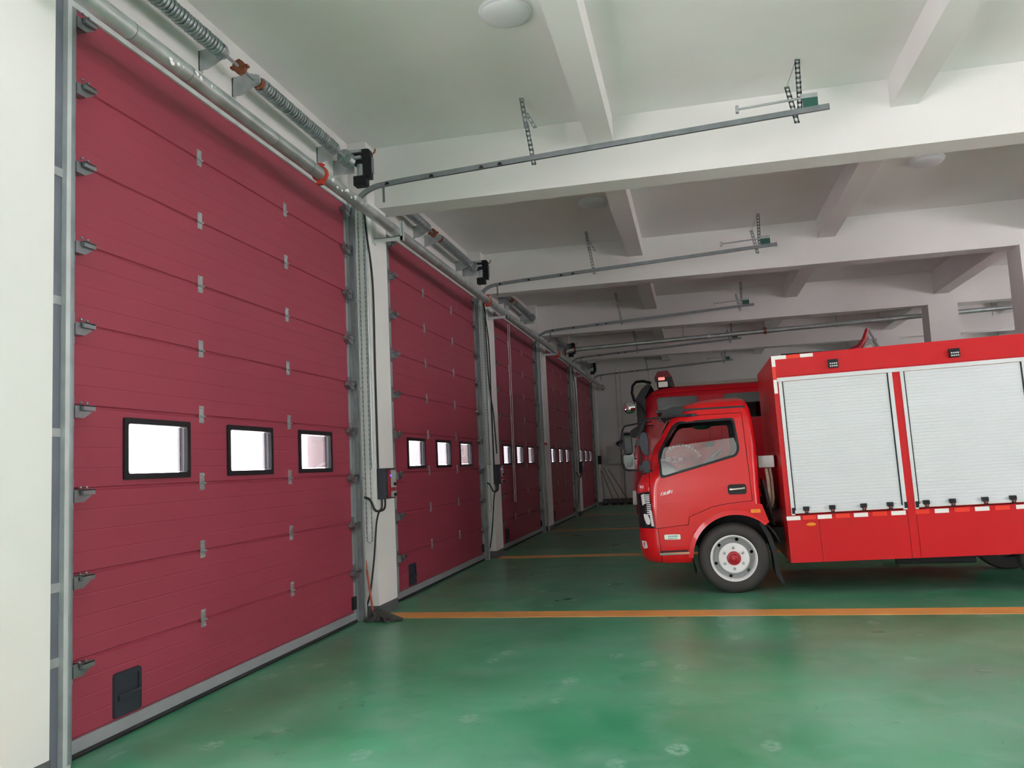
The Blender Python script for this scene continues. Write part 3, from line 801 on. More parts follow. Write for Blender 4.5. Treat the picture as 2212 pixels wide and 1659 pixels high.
def loft(levels, yc, off=0, rf=.22, rb=.07, n=7):
    """levels: (z, xfront, xback, halfwidth); rounded plan outline at each level"""
    mb = MB(); rings = []
    for z, xf, xb, hw in levels:
        xf += off; xb -= off; hw -= off
        A = min(rf, (xb-xf)*.45, hw*.9); B = min(rb, (xb-xf)*.45, hw*.9); pts = []
        for cx, cy, rr, a0 in ((xb-B, hw-B, B, 0), (xf+A, hw-A, A, 90), (xf+A, -hw+A, A, 180), (xb-B, -hw+B, B, 270)):
            for k in range(n+1):
                a = math.radians(a0+90*k/n); pts.append((cx+rr*math.cos(a), cy+rr*math.sin(a)))
        rings.append([mb.bm.verts.new((p[0], yc+p[1], z)) for p in pts])
    m = len(rings[0])
    for A_, B_ in zip(rings, rings[1:]):
        for k in range(m): mb.bm.faces.new([A_[k], A_[(k+1) % m], B_[(k+1) % m], B_[k]])
    mb.bm.faces.new(rings[0][::-1]); mb.bm.faces.new(rings[-1])
    return mb
def interp_levels(lv, step=.04):
    out = []
    for a, b_ in zip(lv, lv[1:]):
        n = max(1, int((b_[0]-a[0])/step))
        for k in range(n):
            t = k/n; out.append(tuple(a[j]*(1-t)+b_[j]*t for j in range(4)))
    out.append(lv[-1]); return out

def make_wheel(parent, x, y, zc, R_, side=-1, name='wheel', detail=True):
    """front wheel, outer face at y (facing -y when side=-1)"""
    w = empty(name, (x, y, zc)); w.parent = parent
    s_ = -side
    k = R_/.39
    t = MB(); t.lathe([(p[0]*k, s_*p[1]*k) for p in ((.245, .012), (.262, .004), (.30, -.006), (.345, .0), (.372, .016), (.388, .04), (.392, .08), (.392, .14), (.388, .18), (.372, .20), (.30, .21), (.245, .20))], (0, 0, 0), 'y', 72, closed=True)
    t.build('tyre', TYRE, w, 35)
    if not detail:
        MB().lathe([(.0001, s_*.06), (.245*k, s_*.05), (.25*k, s_*.012)], (0, 0, 0), 'y', 40).build('rim', RIMG, w, 40)
        return w
    # hand holes cut out of the dished well
    MB().lathe([(.256, s_*.004), (.256, -s_*.004), (.246, -s_*.006), (.236, s_*.010), (.228, s_*.030), (.233, s_*.17), (.25, s_*.18), (.25, s_*.01)], (0, 0, 0), 'y', 72, closed=True).build('rim', RIM, w, 40)
    well = MB(); well.lathe([(.232, s_*.075), (.205, s_*.070), (.180, s_*.040), (.168, s_*.02), (.168, s_*.09), (.232, s_*.09)], (0, 0, 0), 'y', 72, closed=True)
    me = tmp(well)
    holes = MB()
    for q in range(6):
        a = 2*PI*q/6+.30; holes.tube([(.206*math.cos(a), -.2, .206*math.sin(a)), (.206*math.cos(a), .2, .206*math.sin(a))], .019, 12)
    finish(boolean(me, tmp(holes), 'DIFFERENCE'), 'rim_well', RIMG, w, 40)
    MB().lathe([(.0001, s_*.012), (.155, s_*.010), (.168, s_*.020), (.168, s_*.05), (.0001, s_*.05)], (0, 0, 0), 'y', 60).build('rim_disc', RIM, w, 35)
    MB().lathe([(.076, s_*.012), (.076, -s_*.004), (.066, -s_*.010), (.048, -s_*.012), (.046, -s_*.03), (.034, -s_*.04), (.024, -s_*.042), (.020, -s_*.055), (.0001, -s_*.058)], (0, 0, 0), 'y', 36).build('hub_cap', HUB, w, 35)
    for q in range(6):
        a = 2*PI*q/6+.52; nb = MB(); nb.lathe([(.017, s_*.012), (.017, s_*.008), (.012, s_*.006), (.012, -s_*.012), (.006, -s_*.02)], (.115*math.cos(a), 0, .115*math.sin(a)), 'y', 12)
        nb.build('wheel_nut', GALV, w, 40)
    return w

# ------------------------------------------------------------------ fire truck in the second bay
T1 = empty('fire_truck', (3.86, 10.6, 0), 'red fire truck with two white roller shutters, parked nearest on the right', 'fire truck', 'fire trucks in the bays')
T1.location = (0, 0, 0)
YC1 = 10.56
LV = [(.345, 2.905, 4.19, .86), (.37, 2.865, 4.19, .885), (.42, 2.84, 4.19, .90), (.52, 2.822, 4.19, .915), (.75, 2.815, 4.195, .92), (1.0, 2.815, 4.192, .92), (1.16, 2.822, 4.188, .92), (1.24, 2.835, 4.188, .918),
      (1.34, 2.885, 4.19, .912), (1.42, 2.925, 4.19, .905), (1.56, 2.965, 4.19, .893), (1.63, 3.005, 4.19, .887), (1.82, 3.125, 4.18, .868), (1.95, 3.205, 4.168, .852), (2.00, 3.25, 4.16, .84),
      (2.06, 3.30, 4.148, .815), (2.11, 3.36, 4.132, .785), (2.15, 3.43, 4.112, .74), (2.18, 3.54, 4.085, .67), (2.20, 3.70, 4.04, .57), (2.208, 3.80, 3.98, .46)]
levels = interp_levels(LV)
outer = tmp(loft(levels, YC1, 0, .24, .08))
inner = tmp(loft([l for l in levels if .62 < l[0] < 2.13], YC1, .045, .20, .05))
WIN = roundpoly([(3.286, 1.885), (3.345, 1.925), (3.955, 1.935), (3.985, 1.60), (3.955, 1.535), (3.125, 1.322), (3.112, 1.58)], .04)
WINB = [(3.27, 1.90), (3.335, 1.945), (3.97, 1.957), (4.008, 1.595), (3.97, 1.517), (3.105, 1.298), (3.093, 1.59)]
DOOR = [(3.203, 1.975), (3.30, 2.0), (4.055, 2.005), (4.10, 1.02), (3.83, .995), (3.66, .965), (3.40, .86), (3.385, .775), (3.024, .742), (2.985, 1.16), (2.985, 1.40), (3.035, 1.63)]
body = boolean(outer, inner, 'DIFFERENCE')
body = boolean(body, tmp(MB().prism(WIN, 1, 9.0, 12.2)), 'DIFFERENCE')
arch = [(3.90+.487*math.cos(a), .385+.487*math.sin(a)) for a in [math.radians(-30+240*k/40) for k in range(41)]]
body = boolean(body, tmp(MB().prism(arch, 1, 9.2, 12.0)), 'DIFFERENCE')
body = boolean(body, tmp(MB().box(3.45, 4.5, 9.2, 12, .1, .70)), 'DIFFERENCE')
body = boolean(body, tmp(MB().box(2.6, 3.32, 9.81, 11.31, 1.42, 1.97)), 'DIFFERENCE')
body = boolean(body, tmp(MB().box(4.0, 4.3, 9.95, 11.1, 1.5, 1.93)), 'DIFFERENCE')
pd = boolean(boolean(outer, inner, 'DIFFERENCE').copy(), tmp(MB().prism(DOOR, 1, 9.3, 9.95)), 'INTERSECT')
doorme = boolean(body, tmp(MB().prism(DOOR, 1, 9.3, 9.92)), 'INTERSECT')
import copy as _c
def grow(poly, d):
    m = len(poly); out = []
    cx = sum(p[0] for p in poly)/m; cz = sum(p[1] for p in poly)/m
    area = sum(poly[i][0]*poly[(i+1) % m][1]-poly[(i+1) % m][0]*poly[i][1] for i in range(m)); sg = 1 if area > 0 else -1
    for i in range(m):
        a = Vector(poly[i])-Vector(poly[i-1]); b_ = Vector(poly[(i+1) % m])-Vector(poly[i])
        na = Vector((a.y, -a.x)).normalized()*sg; nb = Vector((b_.y, -b_.x)).normalized()*sg
        nn = (na+nb); nn = nn/ max(nn.length_squared/2, .3)
        out.append((poly[i][0]+nn.x*d, poly[i][1]+nn.y*d))
    return out
body = boolean(body, tmp(MB().prism(grow(DOOR, .006), 1, 9.3, 9.93)), 'DIFFERENCE')
BUMP = [(2.6, .2), (3.075, .2), (3.042, .742), (2.6, .742)]
bump = boolean(body, tmp(MB().prism(BUMP, 1, 9.2, 12)), 'INTERSECT')
body = boolean(body, tmp(MB().prism(grow(BUMP, .006), 1, 9.2, 12)), 'DIFFERENCE')
HL = [(2.70, 1.08), (2.86, 1.14), (2.968, 1.158), (3.008, .75), (2.70, .75)]
hl = boolean(body, tmp(MB().prism(HL, 1, 9.3, 10.15)), 'INTERSECT')
body = boolean(body, tmp(MB().prism(grow(HL, .004), 1, 9.3, 10.15)), 'DIFFERENCE')
hl2 = boolean(body, tmp(MB().prism(HL, 1, 10.97, 11.8)), 'INTERSECT')
cab = finish(body, 'cab_shell', TRUCK, T1)
dr = finish(doorme, 'cab_door', TRUCK, T1)
bp_ = finish(bump, 'front_bumper', TRUCK, T1)
lampm = bpy.data.materials.new('headlamp_striped_reflector'); 
HLD = mat('headlamp_dark', (.05, .055, .065), .12, .7)
hlo = finish(hl, 'headlamp', HLD, T1)
def side_y(z, x=3.4):   # y of the near side skin at height z
    for a, b_ in zip(levels, levels[1:]):
        if a[0] <= z <= b_[0]:
            t = (z-a[0])/(b_[0]-a[0]); hw = a[3]*(1-t)+b_[3]*t; xf = a[1]*(1-t)+b_[1]*t
            R_ = .24; d = 0
            if x < xf+R_: d = R_-math.sqrt(max(R_*R_-(xf+R_-x)**2, 0))
            return YC1-hw+d
    return YC1-.92
def patch(pts, th=.006, off=.0):
    """small plate following the cab side; pts in xz, fan-built"""
    mb = MB(); A = [mb.bm.verts.new((x, side_y(z, x)-th-off, z)) for x, z in pts]; B = [mb.bm.verts.new((x, side_y(z, x)-off+.004, z)) for x, z in pts]
    n = len(pts); mb.bm.faces.new(A); mb.bm.faces.new(B[::-1])
    for i in range(n): mb.bm.faces.new([A[i], A[(i+1) % n], B[(i+1) % n], B[i]])
    return mb
ln = boolean(tmp(loft([l for l in levels if .66 < l[0] < 2.11], YC1, .048, .20, .05)), tmp(loft([l for l in levels if .70 < l[0] < 2.07], YC1, .062, .19, .05)), 'DIFFERENCE')
ln = boolean(ln, tmp(MB().prism(WIN, 1, 9.0, 12.2)), 'DIFFERENCE')
ln = boolean(ln, tmp(MB().box(2.6, 3.38, 9.83, 11.29, 1.42, 1.97)), 'DIFFERENCE')
ln = boolean(ln, tmp(MB().box(3.9, 4.3, 9.97, 11.08, 1.5, 1.93)), 'DIFFERENCE')
ln = boolean(ln, tmp(MB().prism(arch, 1, 9.2, 12.0)), 'DIFFERENCE')
finish(ln, 'cab_lining', DARK, cab)
# headlamp internals on its face: bright ribbed reflector blocks
mbh = MB()
for k in range(11):
    z = 1.125-k*.022
    x0_, x1_ = (2.90, 2.965) if k < 5 else (2.93, 2.975)
    pp = patch([(x0_, z), (x1_+.004, z+.004), (x1_+.005, z-.010), (x0_, z-.012)], .005); bm_ = pp.bm
    me_ = bpy.data.meshes.new('t'); bm_.to_mesh(me_); bm_.free(); mbh.bm.from_mesh(me_)
mbh.build('reflector_ribs', LAMPW, hlo)
patch([(2.868, 1.12), (2.905, 1.135), (2.91, 1.02), (2.88, 1.0)], .005).build('upper_reflector', LAMPW, hlo)
patch(roundpoly([(2.885, .91), (2.935, .90), (2.965, .83), (2.955, .785), (2.92, .785), (2.895, .85)], .02), .012).build('lamp_bulb', LAMPW, hlo, 40)
patch([(2.955, .94), (2.985, .94), (3.003, .765), (2.975, .765)], .006).build('chrome_strip', LAMPW, hlo)
# bonnet highlight strip above lamp, door and cab furniture
def side_surface(poly, name, m, parent, off=.002, th=.004, smooth=0):
    return patch(poly, th, off).build(name, m, parent, smooth)
# window seal
def ring_side(o_, i_, th=.008):
    mb = MB(); V = []
    n = len(o_)
    for ring, e in ((o_, th), (i_, th), (i_, -.035), (o_, -.01)): V.append([mb.bm.verts.new((x, side_y(z, x)-e, z)) for x, z in ring])
    for j in range(4):
        A, B = V[j], V[(j+1) % 4]
        for q in range(n): mb.bm.faces.new([A[q], A[(q+1) % n], B[(q+1) % n], B[q]])
    return mb
ring_side(roundpoly(WINB, .05, 6), roundpoly(grow([(3.286, 1.885), (3.345, 1.925), (3.955, 1.935), (3.985, 1.60), (3.955, 1.535), (3.125, 1.322), (3.112, 1.58)], -.006), .04, 6)).build('window_seal', DARK, dr, 40)
gl = MB(); G = [(3.165, 1.655), (3.95, 1.73), (3.985, 1.62), (3.955, 1.535), (3.125, 1.322), (3.115, 1.50)]
for s_ in (0, 1):
    pass
A = [gl.bm.verts.new((x, side_y(z, x)+.016, z)) for x, z in G]; B = [gl.bm.verts.new((x, side_y(z, x)+.021, z)) for x, z in G]
gl.bm.faces.new(A); gl.bm.faces.new(B[::-1])
for i in range(len(G)): gl.bm.faces.new([A[i], A[(i+1) % len(G)], B[(i+1) % len(G)], B[i]])
gl.build('lowered_window_glass', GLASS, dr)
ws = MB(); ws.prism([(2.945, 1.41), (3.215, 1.965), (3.221, 1.965), (2.951, 1.41)], 1, 9.80, 11.32); ws.build('windscreen', GLASS, cab)
# door handle
hb = MB(); 
hpoly = rrect(3.845, 4.048, 1.092, 1.205, .03)
patch(hpoly, .006).build('handle_recess', DARK, dr)
hh = MB(); hh.tube([(3.87, side_y(1.145)-.022, 1.148), (3.905, side_y(1.145)-.034, 1.150), (3.99, side_y(1.145)-.034, 1.155), (4.025, side_y(1.145)-.022, 1.158)], [.020, .013, .013, .018], 12)
hh.build('door_handle', CHROME, dr, 60)
tag(dr.children[-1], 'chrome handle')
# script emblem: run-together chrome letters leaning forward
em = MB()
def slant(x, z, w_, h_, sl=.012): return [(x, z), (x+w_, z+.005), (x+w_+sl, z+h_+.003), (x+sl, z+h_)]
for k, (x, z, w_, h_) in enumerate([(3.095, 1.108, .010, .034), (3.108, 1.110, .018, .008), (3.108, 1.134, .018, .009), (3.126, 1.112, .009, .034), (3.140, 1.116, .010, .034), (3.151, 1.114, .014, .009), (3.163, 1.120, .009, .034), (3.177, 1.122, .009, .040), (3.190, 1.128, .010, .040), (3.206, 1.132, .020, .010), (3.210, 1.148, .018, .010), (3.214, 1.163, .016, .006)]):
    q = patch(slant(x, z, w_, h_), .008); me_ = bpy.data.meshes.new('t'); q.bm.to_mesh(me_); q.bm.free(); em.bm.from_mesh(me_)
em.build('model_lettering', LAMPW, dr)
# crease along the door, step panel etc. as separate raised strips
patch([(3.04, 1.02), (3.35, 1.026), (3.70, 1.040), (3.70, 1.030), (3.35, 1.016), (3.04, 1.010)], .002).build('crease', TRUCK, dr)
pb = patch(rrect(3.110, 3.290, .612, .668, .012), .008).build('badge', CHROME, cab)
bt = MB()
for row, z, h_ in ((0, .642, .014), (1, .622, .009)):
    x = 3.155 if row == 0 else 3.15
    for k in range(6):
        q = patch([(x, z), (x+.009, z), (x+.013, z+h_), (x+.004, z+h_)], .002, .008); me_ = bpy.data.meshes.new('t'); q.bm.to_mesh(me_); q.bm.free(); bt.bm.from_mesh(me_)
        x += .018
bt.build('badge_lettering', DGREY, pb)
patch([(3.05, .462), (3.38, .470), (3.38, .446), (3.05, .436)], .020).build('step_edge', CHROME, cab)
patch([(3.055, .485), (3.35, .492), (3.375, .472), (3.05, .464)], .004).build('step_tread', DARK, cab)
patch([(3.04, .735), (3.32, .748), (3.33, .738), (3.04, .722)], .004).build('crease', TRUCK, cab)
patch(rrect(4.075, 4.180, .882, .922, .008), .014).build('side_marker_lamp', AMBER, cab)
patch(roundpoly([(2.845, .60), (2.90, .595), (2.915, .52), (2.87, .505), (2.85, .54)], .012), .004).build('fog_lamp', LAMPW, bp_)
# flared arch lip
def arch_strip(cx, cz, r0, r1, y0, y1, a0, a1, n=36):
    mb = MB(); R = []
    for k in range(n+1):
        a = math.radians(a0+(a1-a0)*k/n)
        R.append([mb.bm.verts.new((cx+rr*math.cos(a), yy, cz+rr*math.sin(a))) for rr, yy in ((r0, y0), (r1, y0+.014), (r1+.012, y1), (r0, y1))])
    for A, B in zip(R, R[1:]):
        for k in range(4): mb.bm.faces.new([A[k], A[(k+1) % 4], B[(k+1) % 4], B[k]])
    mb.bm.faces.new(R[0][::-1]); mb.bm.faces.new(R[-1])
    return mb
arch_strip(3.90, .385, .482, .535, YC1-.936, YC1-.90, 178, 48).build('arch_flare', TRUCK, cab, 40)
# lower rear flare below the side marker
MB().prism([(4.12, .985), (4.20, .975), (4.265, .775), (4.215, .74), (4.10, .84)], 1, YC1-.93, YC1-.86, .008).build('rear_flare', TRUCK, cab)
al = MB(); 
for k in range(30):
    pass
arch_strip(3.90, .385, .485, .50, YC1-.90, YC1-.52, 200, 20).build('arch_liner', RUBBER, cab, 40)
mfl = MB(); mfl.tube([(4.2, 9.72, .76), (4.285, 9.70, .60), (4.33, 9.70, .40), (4.34, 9.70, .22), (4.39, 9.70, .085)], .012, 8)
mfp = [(4.20, .78), (4.285, .62), (4.325, .44), (4.335, .26), (4.39, .08), (4.36, .09), (4.30, .20), (4.285, .42), (4.24, .60), (4.16, .76)]
MB().prism(mfp, 1, 9.70, 10.02, .004).build('mud_flap', RUBBER, T1)
# roof panel joint, visor, roof lamp
jl = MB(); jl.tube([(3.215, side_y(1.985, 3.23)-.004, 1.985), (3.34, side_y(2.008)-.004, 2.008), (3.7, side_y(2.015)-.004, 2.015), (4.08, side_y(2.018)-.003, 2.018)], .006, 6)
jl.build('drip_rail', DARK, cab)
vz = MB(); vz.prism(roundpoly([(3.13, 1.995), (3.20, 2.085), (3.29, 2.125), (3.405, 2.125), (3.41, 2.03), (3.33, 2.005)], .02), 1, YC1-.80, YC1+.80, .006)
vz.build('sun_visor', DARK, T1, 40)
MB().box(3.40, 3.56, YC1-.86, YC1-.80, 1.995, 2.03, .008).build('mirror_foot', DGREY, cab)
# near mirror arm and housings
nm = empty('near_mirror'); nm.parent = T1
ym = 9.45
MB().tube([(3.50, ym+.25, 2.012), (3.30, ym+.10, 2.0), (3.03, ym, 1.985), (2.985, ym-.005, 1.965), (2.905, ym, 1.80), (2.905, ym, 1.55), (2.915, ym, 1.36), (3.02, ym+.15, 1.40)], .010, 8).build('arm', DARK, nm, 60)
h_ = MB(); h_.prism(roundpoly([(2.925, 1.83), (2.995, 1.835), (3.01, 1.70), (3.0, 1.555), (2.94, 1.60), (2.91, 1.70)], .03), 1, ym-.08, ym+.10, .012); h_.build('main_mirror_housing', DGREY, nm, 40)
h_ = MB(); h_.prism(roundpoly([(2.925, 1.50), (2.995, 1.53), (3.01, 1.45), (3.0, 1.365), (2.92, 1.40)], .03), 1, ym-.07, ym+.09, .012); h_.build('wide_mirror_housing', DGREY, nm, 40)
MB().box(2.87, 2.93, ym-.02, ym+.02, 1.68, 1.76, .008).build('clamp', DARK, nm); MB().box(2.885, 2.94, ym-.02, ym+.02, 1.40, 1.47, .008).build('clamp', DARK, nm)
# far mirror on the passenger side
fm = empty('far_mirror'); fm.parent = T1; yf = 11.72
MB().tube([(2.95, 11.42, 2.04), (2.78, yf-.05, 2.04), (2.57, yf, 2.01), (2.53, yf, 1.95), (2.495, yf, 1.75), (2.50, yf, 1.50), (2.52, yf, 1.415), (2.57, yf, 1.388), (2.84, 11.42, 1.386)], .011, 8).build('arm', DARK, fm, 60)
h_ = MB(); h_.prism(roundpoly([(2.525, 1.93), (2.655, 1.925), (2.662, 1.60), (2.54, 1.60)], .03), 1, yf-.02, yf+.06, .01); h_.build('main_mirror_housing', DGREY, fm, 40)
MB().prism(roundpoly([(2.545, 1.91), (2.642, 1.905), (2.648, 1.622), (2.56, 1.622)], .022), 1, yf-.028, yf-.019, M=Matrix.Translation((2.6, yf-.02, 0)) @ Matrix.Rotation(math.radians(18), 4, 'Z') @ Matrix.Translation((-2.6, -yf+.01, 0))).build('main_mirror_glass', MIRROR, fm)
h_ = MB(); h_.prism(roundpoly([(2.53, 1.595), (2.665, 1.66), (2.69, 1.41), (2.60, 1.40), (2.54, 1.45)], .025), 1, yf-.02, yf+.06, .01); h_.build('wide_mirror_housing', mat('pale_grey_plastic', (.38, .40, .41), .4), fm, 40)
MB().prism(roundpoly([(2.552, 1.58), (2.645, 1.585), (2.655, 1.47), (2.62, 1.425), (2.57, 1.44)], .025), 1, yf-.028, yf-.019, M=Matrix.Translation((2.6, yf-.02, 0)) @ Matrix.Rotation(math.radians(14), 4, 'Z') @ Matrix.Translation((-2.6, -yf+.008, 0))).build('wide_mirror_glass', MIRROR, fm)
MB().box(2.475, 2.535, yf-.02, yf+.02, 1.68, 1.76, .008).build('clamp', DARK, fm)
# small front bumper mirror
# interior
MB().prism(roundpoly([(2.98, 1.0), (3.30, 1.0), (3.38, 1.25), (3.26, 1.40), (3.10, 1.52), (2.98, 1.46), (2.95, 1.40)], .03), 1, 9.78, 11.34, .01).build('dashboard', SEATG, T1, 40)
sw = MB(); cx, cy, cz = 3.62, 10.02, 1.44; tl = math.radians(28)
pts = []
for k in range(36):
    a = 2*PI*k/36; q = Vector((0, .235*math.cos(a), .235*math.sin(a))); q = Matrix.Rotation(math.radians(50), 3, 'Y') @ q
    pts.append((cx+q.x, cy+q.y, cz+q.z))
sw.tube(pts, .021, 8, closed=True)
for a in (0, 2.1, 4.2):
    q = Matrix.Rotation(math.radians(58), 3, 'Y') @ Vector((0, .2*math.cos(a), .2*math.sin(a))); sw.tube([(cx, cy, cz-.02), (cx+q.x, cy+q.y, cz+q.z)], .014, 6)
sw.build('steering_wheel', SEATG, T1, 60)
MB().tube([(cx-.01, cy, cz-.02), (3.25, cy, 1.10)], .03, 10).build('steering_column', DARK, T1, 60)
for yy in (10.05, 11.0):
    s_ = MB(); s_.box(3.60, 4.02, yy-.26, yy+.26, .98, 1.12, .04); s_.build('seat', DGREY, T1, 40)
    s_ = MB(); s_.prism(roundpoly([(3.98, 1.05), (4.10, 1.05), (4.125, 1.50), (4.05, 1.52)], .03), 1, yy-.24, yy+.24, .03); s_.build('seat_back', DGREY, T1, 40)
MB().lathe([(.0001, -.05), (.07, -.045), (.115, -.02), (.125, 0), (.0001, 0)], (3.62, 11.0, 1.93), 'z', 24).build('green_dome', DGREEN, T1, 40)  # plain dark green dome under the cab roof
MB().box(3.10, 4.1, 9.75, 11.37, 2.06, 2.09).build('headlining', DARK, T1)
# chassis
ch = MB()
for yy in (10.1, 10.95): ch.box(3.0, 8.3, yy-.04, yy+.04, .50, .68)
ch.box(3.5, 4.2, 10.1, 10.9, .40, .9); ch.tube([(3.86, 9.75, .39), (3.86, 11.35, .39)], .05, 10); ch.tube([(7.25, 9.75, .40), (7.25, 11.35, .40)], .07, 10)
ch.box(5.3, 6.5, 10.0, 11.0, .30, .55, .03); ch.tube([(5.6, 9.95, .30), (6.4, 9.95, .30)], .05, 12); ch.tube([(4.6, 10.3, .42), (7.2, 10.3, .42)], .07, 12)
ch.build('chassis', RUBBER, T1)
make_wheel(T1, 3.86, 9.665, .385, .39)
make_wheel(T1, 3.86, 11.455, .385, .39, side=1, detail=False)
make_wheel(T1, 7.15, 9.70, .385, .39, detail=False); make_wheel(T1, 7.15, 11.45, .385, .39, side=1, detail=False)

# ---- superstructure, built level and then set at the truck's slight nose-down rake
rk = empty('superstructure'); rk.parent = T1
rake = .0205
def RK(x, z):   # world measured -> local unraked about (4.43, 0)
    return x, z
RM = Matrix.Translation((4.45, 0, .33)) @ Matrix.Rotation(-rake, 4, 'Y') @ Matrix.Translation((-4.45, 0, -.33))
rk.matrix_local = RM
BY0, BY1 = 9.58, 11.68
bx = MB(); X0, X1, Z0, Z1 = 4.458, 8.30, .33, 2.612
bx.box(X0, X1, BY0+.012, BY1, Z0+.5, Z1, .012); bx.box(X0+.0, X1, BY0+.012, BY0+.05, Z0, Z0+.52); bx.box(X0, X1, BY1-.05, BY1, Z0, Z0+.52); bx.box(X0, X0+.03, BY0+.012, BY1, Z0, Z0+.52)
bx.build('body_shell', TRUCKB, rk)
# side skin pieces leave dark joints between the panels
def skin(a, b_, c, d, nm='side_panel'): return MB().box(a, b_, BY0, BY0+.014, c, d, .002).build(nm, TRUCKB, rk)
skin(X0, 4.787, Z0, .82); skin(4.793, 5.686, Z0, .82); skin(5.692, 5.772, Z0, 2.33, 'middle_pillar'); skin(5.778, X1, Z0, .82)
skin(X0, X1, 2.375, Z1, 'top_fascia'); skin(X0, 4.508, .82, 2.375, 'front_pillar')
skin(7.02, X1, .82, 2.375, 'rear_pillar')
def ab(mb, *a): mb.box(*a, .003); return mb
fr1 = MB(); ya, yb = BY0-.012, BY0+.02
ab(fr1, 4.50, 7.01, ya-.004, yb, 2.318, 2.362)
for a, b_ in ((4.512, 4.548), (5.652, 5.692), (5.772, 5.806), (6.965, 7.005)): ab(fr1, a, b_, ya, yb, .842, 2.32)
fr1.build('shutter_frame', ALUF, rk)
def shutter(a, b_, z0, z1):
    n = int((z1-z0)/.0345); h = (z1-z0)/n; prof = []
    for k in range(n):
        z = z0+k*h
        prof += [(-.003, z+.0005), (-.006, z+.003), (-.007, z+h*.5), (-.006, z+h-.003)]
    yc_ = BY0+.012
    poly = [(yc_+p[0], p[1]) for p in prof]+[(yc_+.012, z1), (yc_+.012, z0)]
    o_ = MB().prism(poly, 0, a, b_).build('roller_shutter', SHUT, rk)
    bar = MB().box(a-.0, b_, BY0-.022, BY0+.01, z0-.012, z0+.02, .004).build('lift_bar', ALUF, o_)
    for x in (a, b_-.012): MB().box(x, x+.012, BY0-.004, BY0+.012, z0, z1).build('guide_gap', DARK, o_)
    return o_
s1 = shutter(4.548, 5.652, .872, 2.318); s2 = shutter(5.806, 6.965, .872, 2.318)
def latch(x, p):
    l_ = MB(); l_.box(x, x+.062, BY0-.040, BY0+.006, .885, .932, .005); l_.box(x+.015, x+.05, BY0-.046, BY0-.01, .848, .89, .004)
    o_ = l_.build('latch', DARK, p); MB().box(x+.024, x+.04, BY0-.0475, BY0-.045, .868, .886).build('red_tab', REDCL, o_)
for x in (4.635, 4.905, 5.225, 5.492): latch(x, s1)
for x in (5.850, 6.105, 6.42, 6.685): latch(x, s2)
for x in (4.518, 5.665, 5.775): MB().box(x, x+.03, BY0-.03, BY0-.012, .86, .925, .003).build('end_stop', DARK, rk)
for x0_, x1_, m in [(4.455, 4.60, 0), (4.626, 4.765, 1), (4.778, 4.925, 0), (4.965, 5.11, 1), (5.15, 5.295, 0), (5.342, 5.485, 1), (5.528, 5.672, 0), (5.768, 5.905, 1), (5.958, 6.095, 0), (6.152, 6.298, 1), (6.348, 6.486, 0), (6.543, 6.68, 1), (6.74, 6.88, 0), (6.93, 7.07, 1)]:
    MB().box(x0_, x1_, BY0-.004, BY0+.001, .789, .833).build('reflective_strip', (TAPEW, TAPER)[m], rk)
for a in ((4.46, 4.62, 2.568, 2.610, 0), (4.46, 4.50, 2.49, 2.568, 0), (4.622, 4.765, 2.568, 2.606, 1), (4.768, 4.905, 2.568, 2.606, 0), (4.46, 4.495, 2.345, 2.488, 1), (4.46, 4.497, 2.19, 2.343, 0)):
    MB().box(a[0], a[1], BY0-.004, BY0+.001, a[2], a[3]).build('reflective_strip', (TAPEW, TAPER)[a[4]], rk)
for x in (5.05, 6.275):
    q = MB().box(x, x+.105, BY0-.045, BY0+.001, 2.405+.015, 2.515, .01).build('flood_lamp', DARK, rk, 40)
    e = MB()
    for r_ in range(2):
        for c_ in range(4): e.lathe([(.0085, 0), (.007, -.004)], (x+.022+c_*.021, BY0-.046, 2.44+r_*.028), 'y', 8)
    e.build('led_row', LAMPW, q)
mm_ = MB().lathe([(.0001, -.014), (.025, -.012), (.048, -.004), (.052, .0)], (4.705, BY0, .735), 'y', 24); 
for v in mm_.bm.verts: v.co.z = .735+(v.co.z-.735)*.42
mm_.build('side_marker_lamp', AMBER, rk, 40)
# stepped front wall of the body and plumbing in the gap behind the cab
MB().box(4.26, 4.42, 10.35, 10.95, .85, 1.0, .02).build('battery_tray', DARK, T1)
tk = MB().box(4.22, 4.40, 10.0, 10.7, 1.37, 1.51, .02).build('air_tank', GALVL, T1, 50)
for k, (x, y) in enumerate(((4.30, 9.95), (4.34, 10.02))):
    MB().tube([(x, y, 1.36), (x+.01, y-.02, 1.25), (x+.015, y, 1.02), (x, y+.05, .92)], .022, 8).build('hose', TAN, T1, 60)
ch2 = MB()
for k in range(9): ch2.tube([(4.24+.02*random.random(), 9.9+.06*k, 1.15+.1*random.random()), (4.30, 9.88+.07*k, .95), (4.26+.1*random.random(), 9.95+.05*k, .72)], .014, 6)
ch2.build('cable_bundle', CABLE, T1, 60)

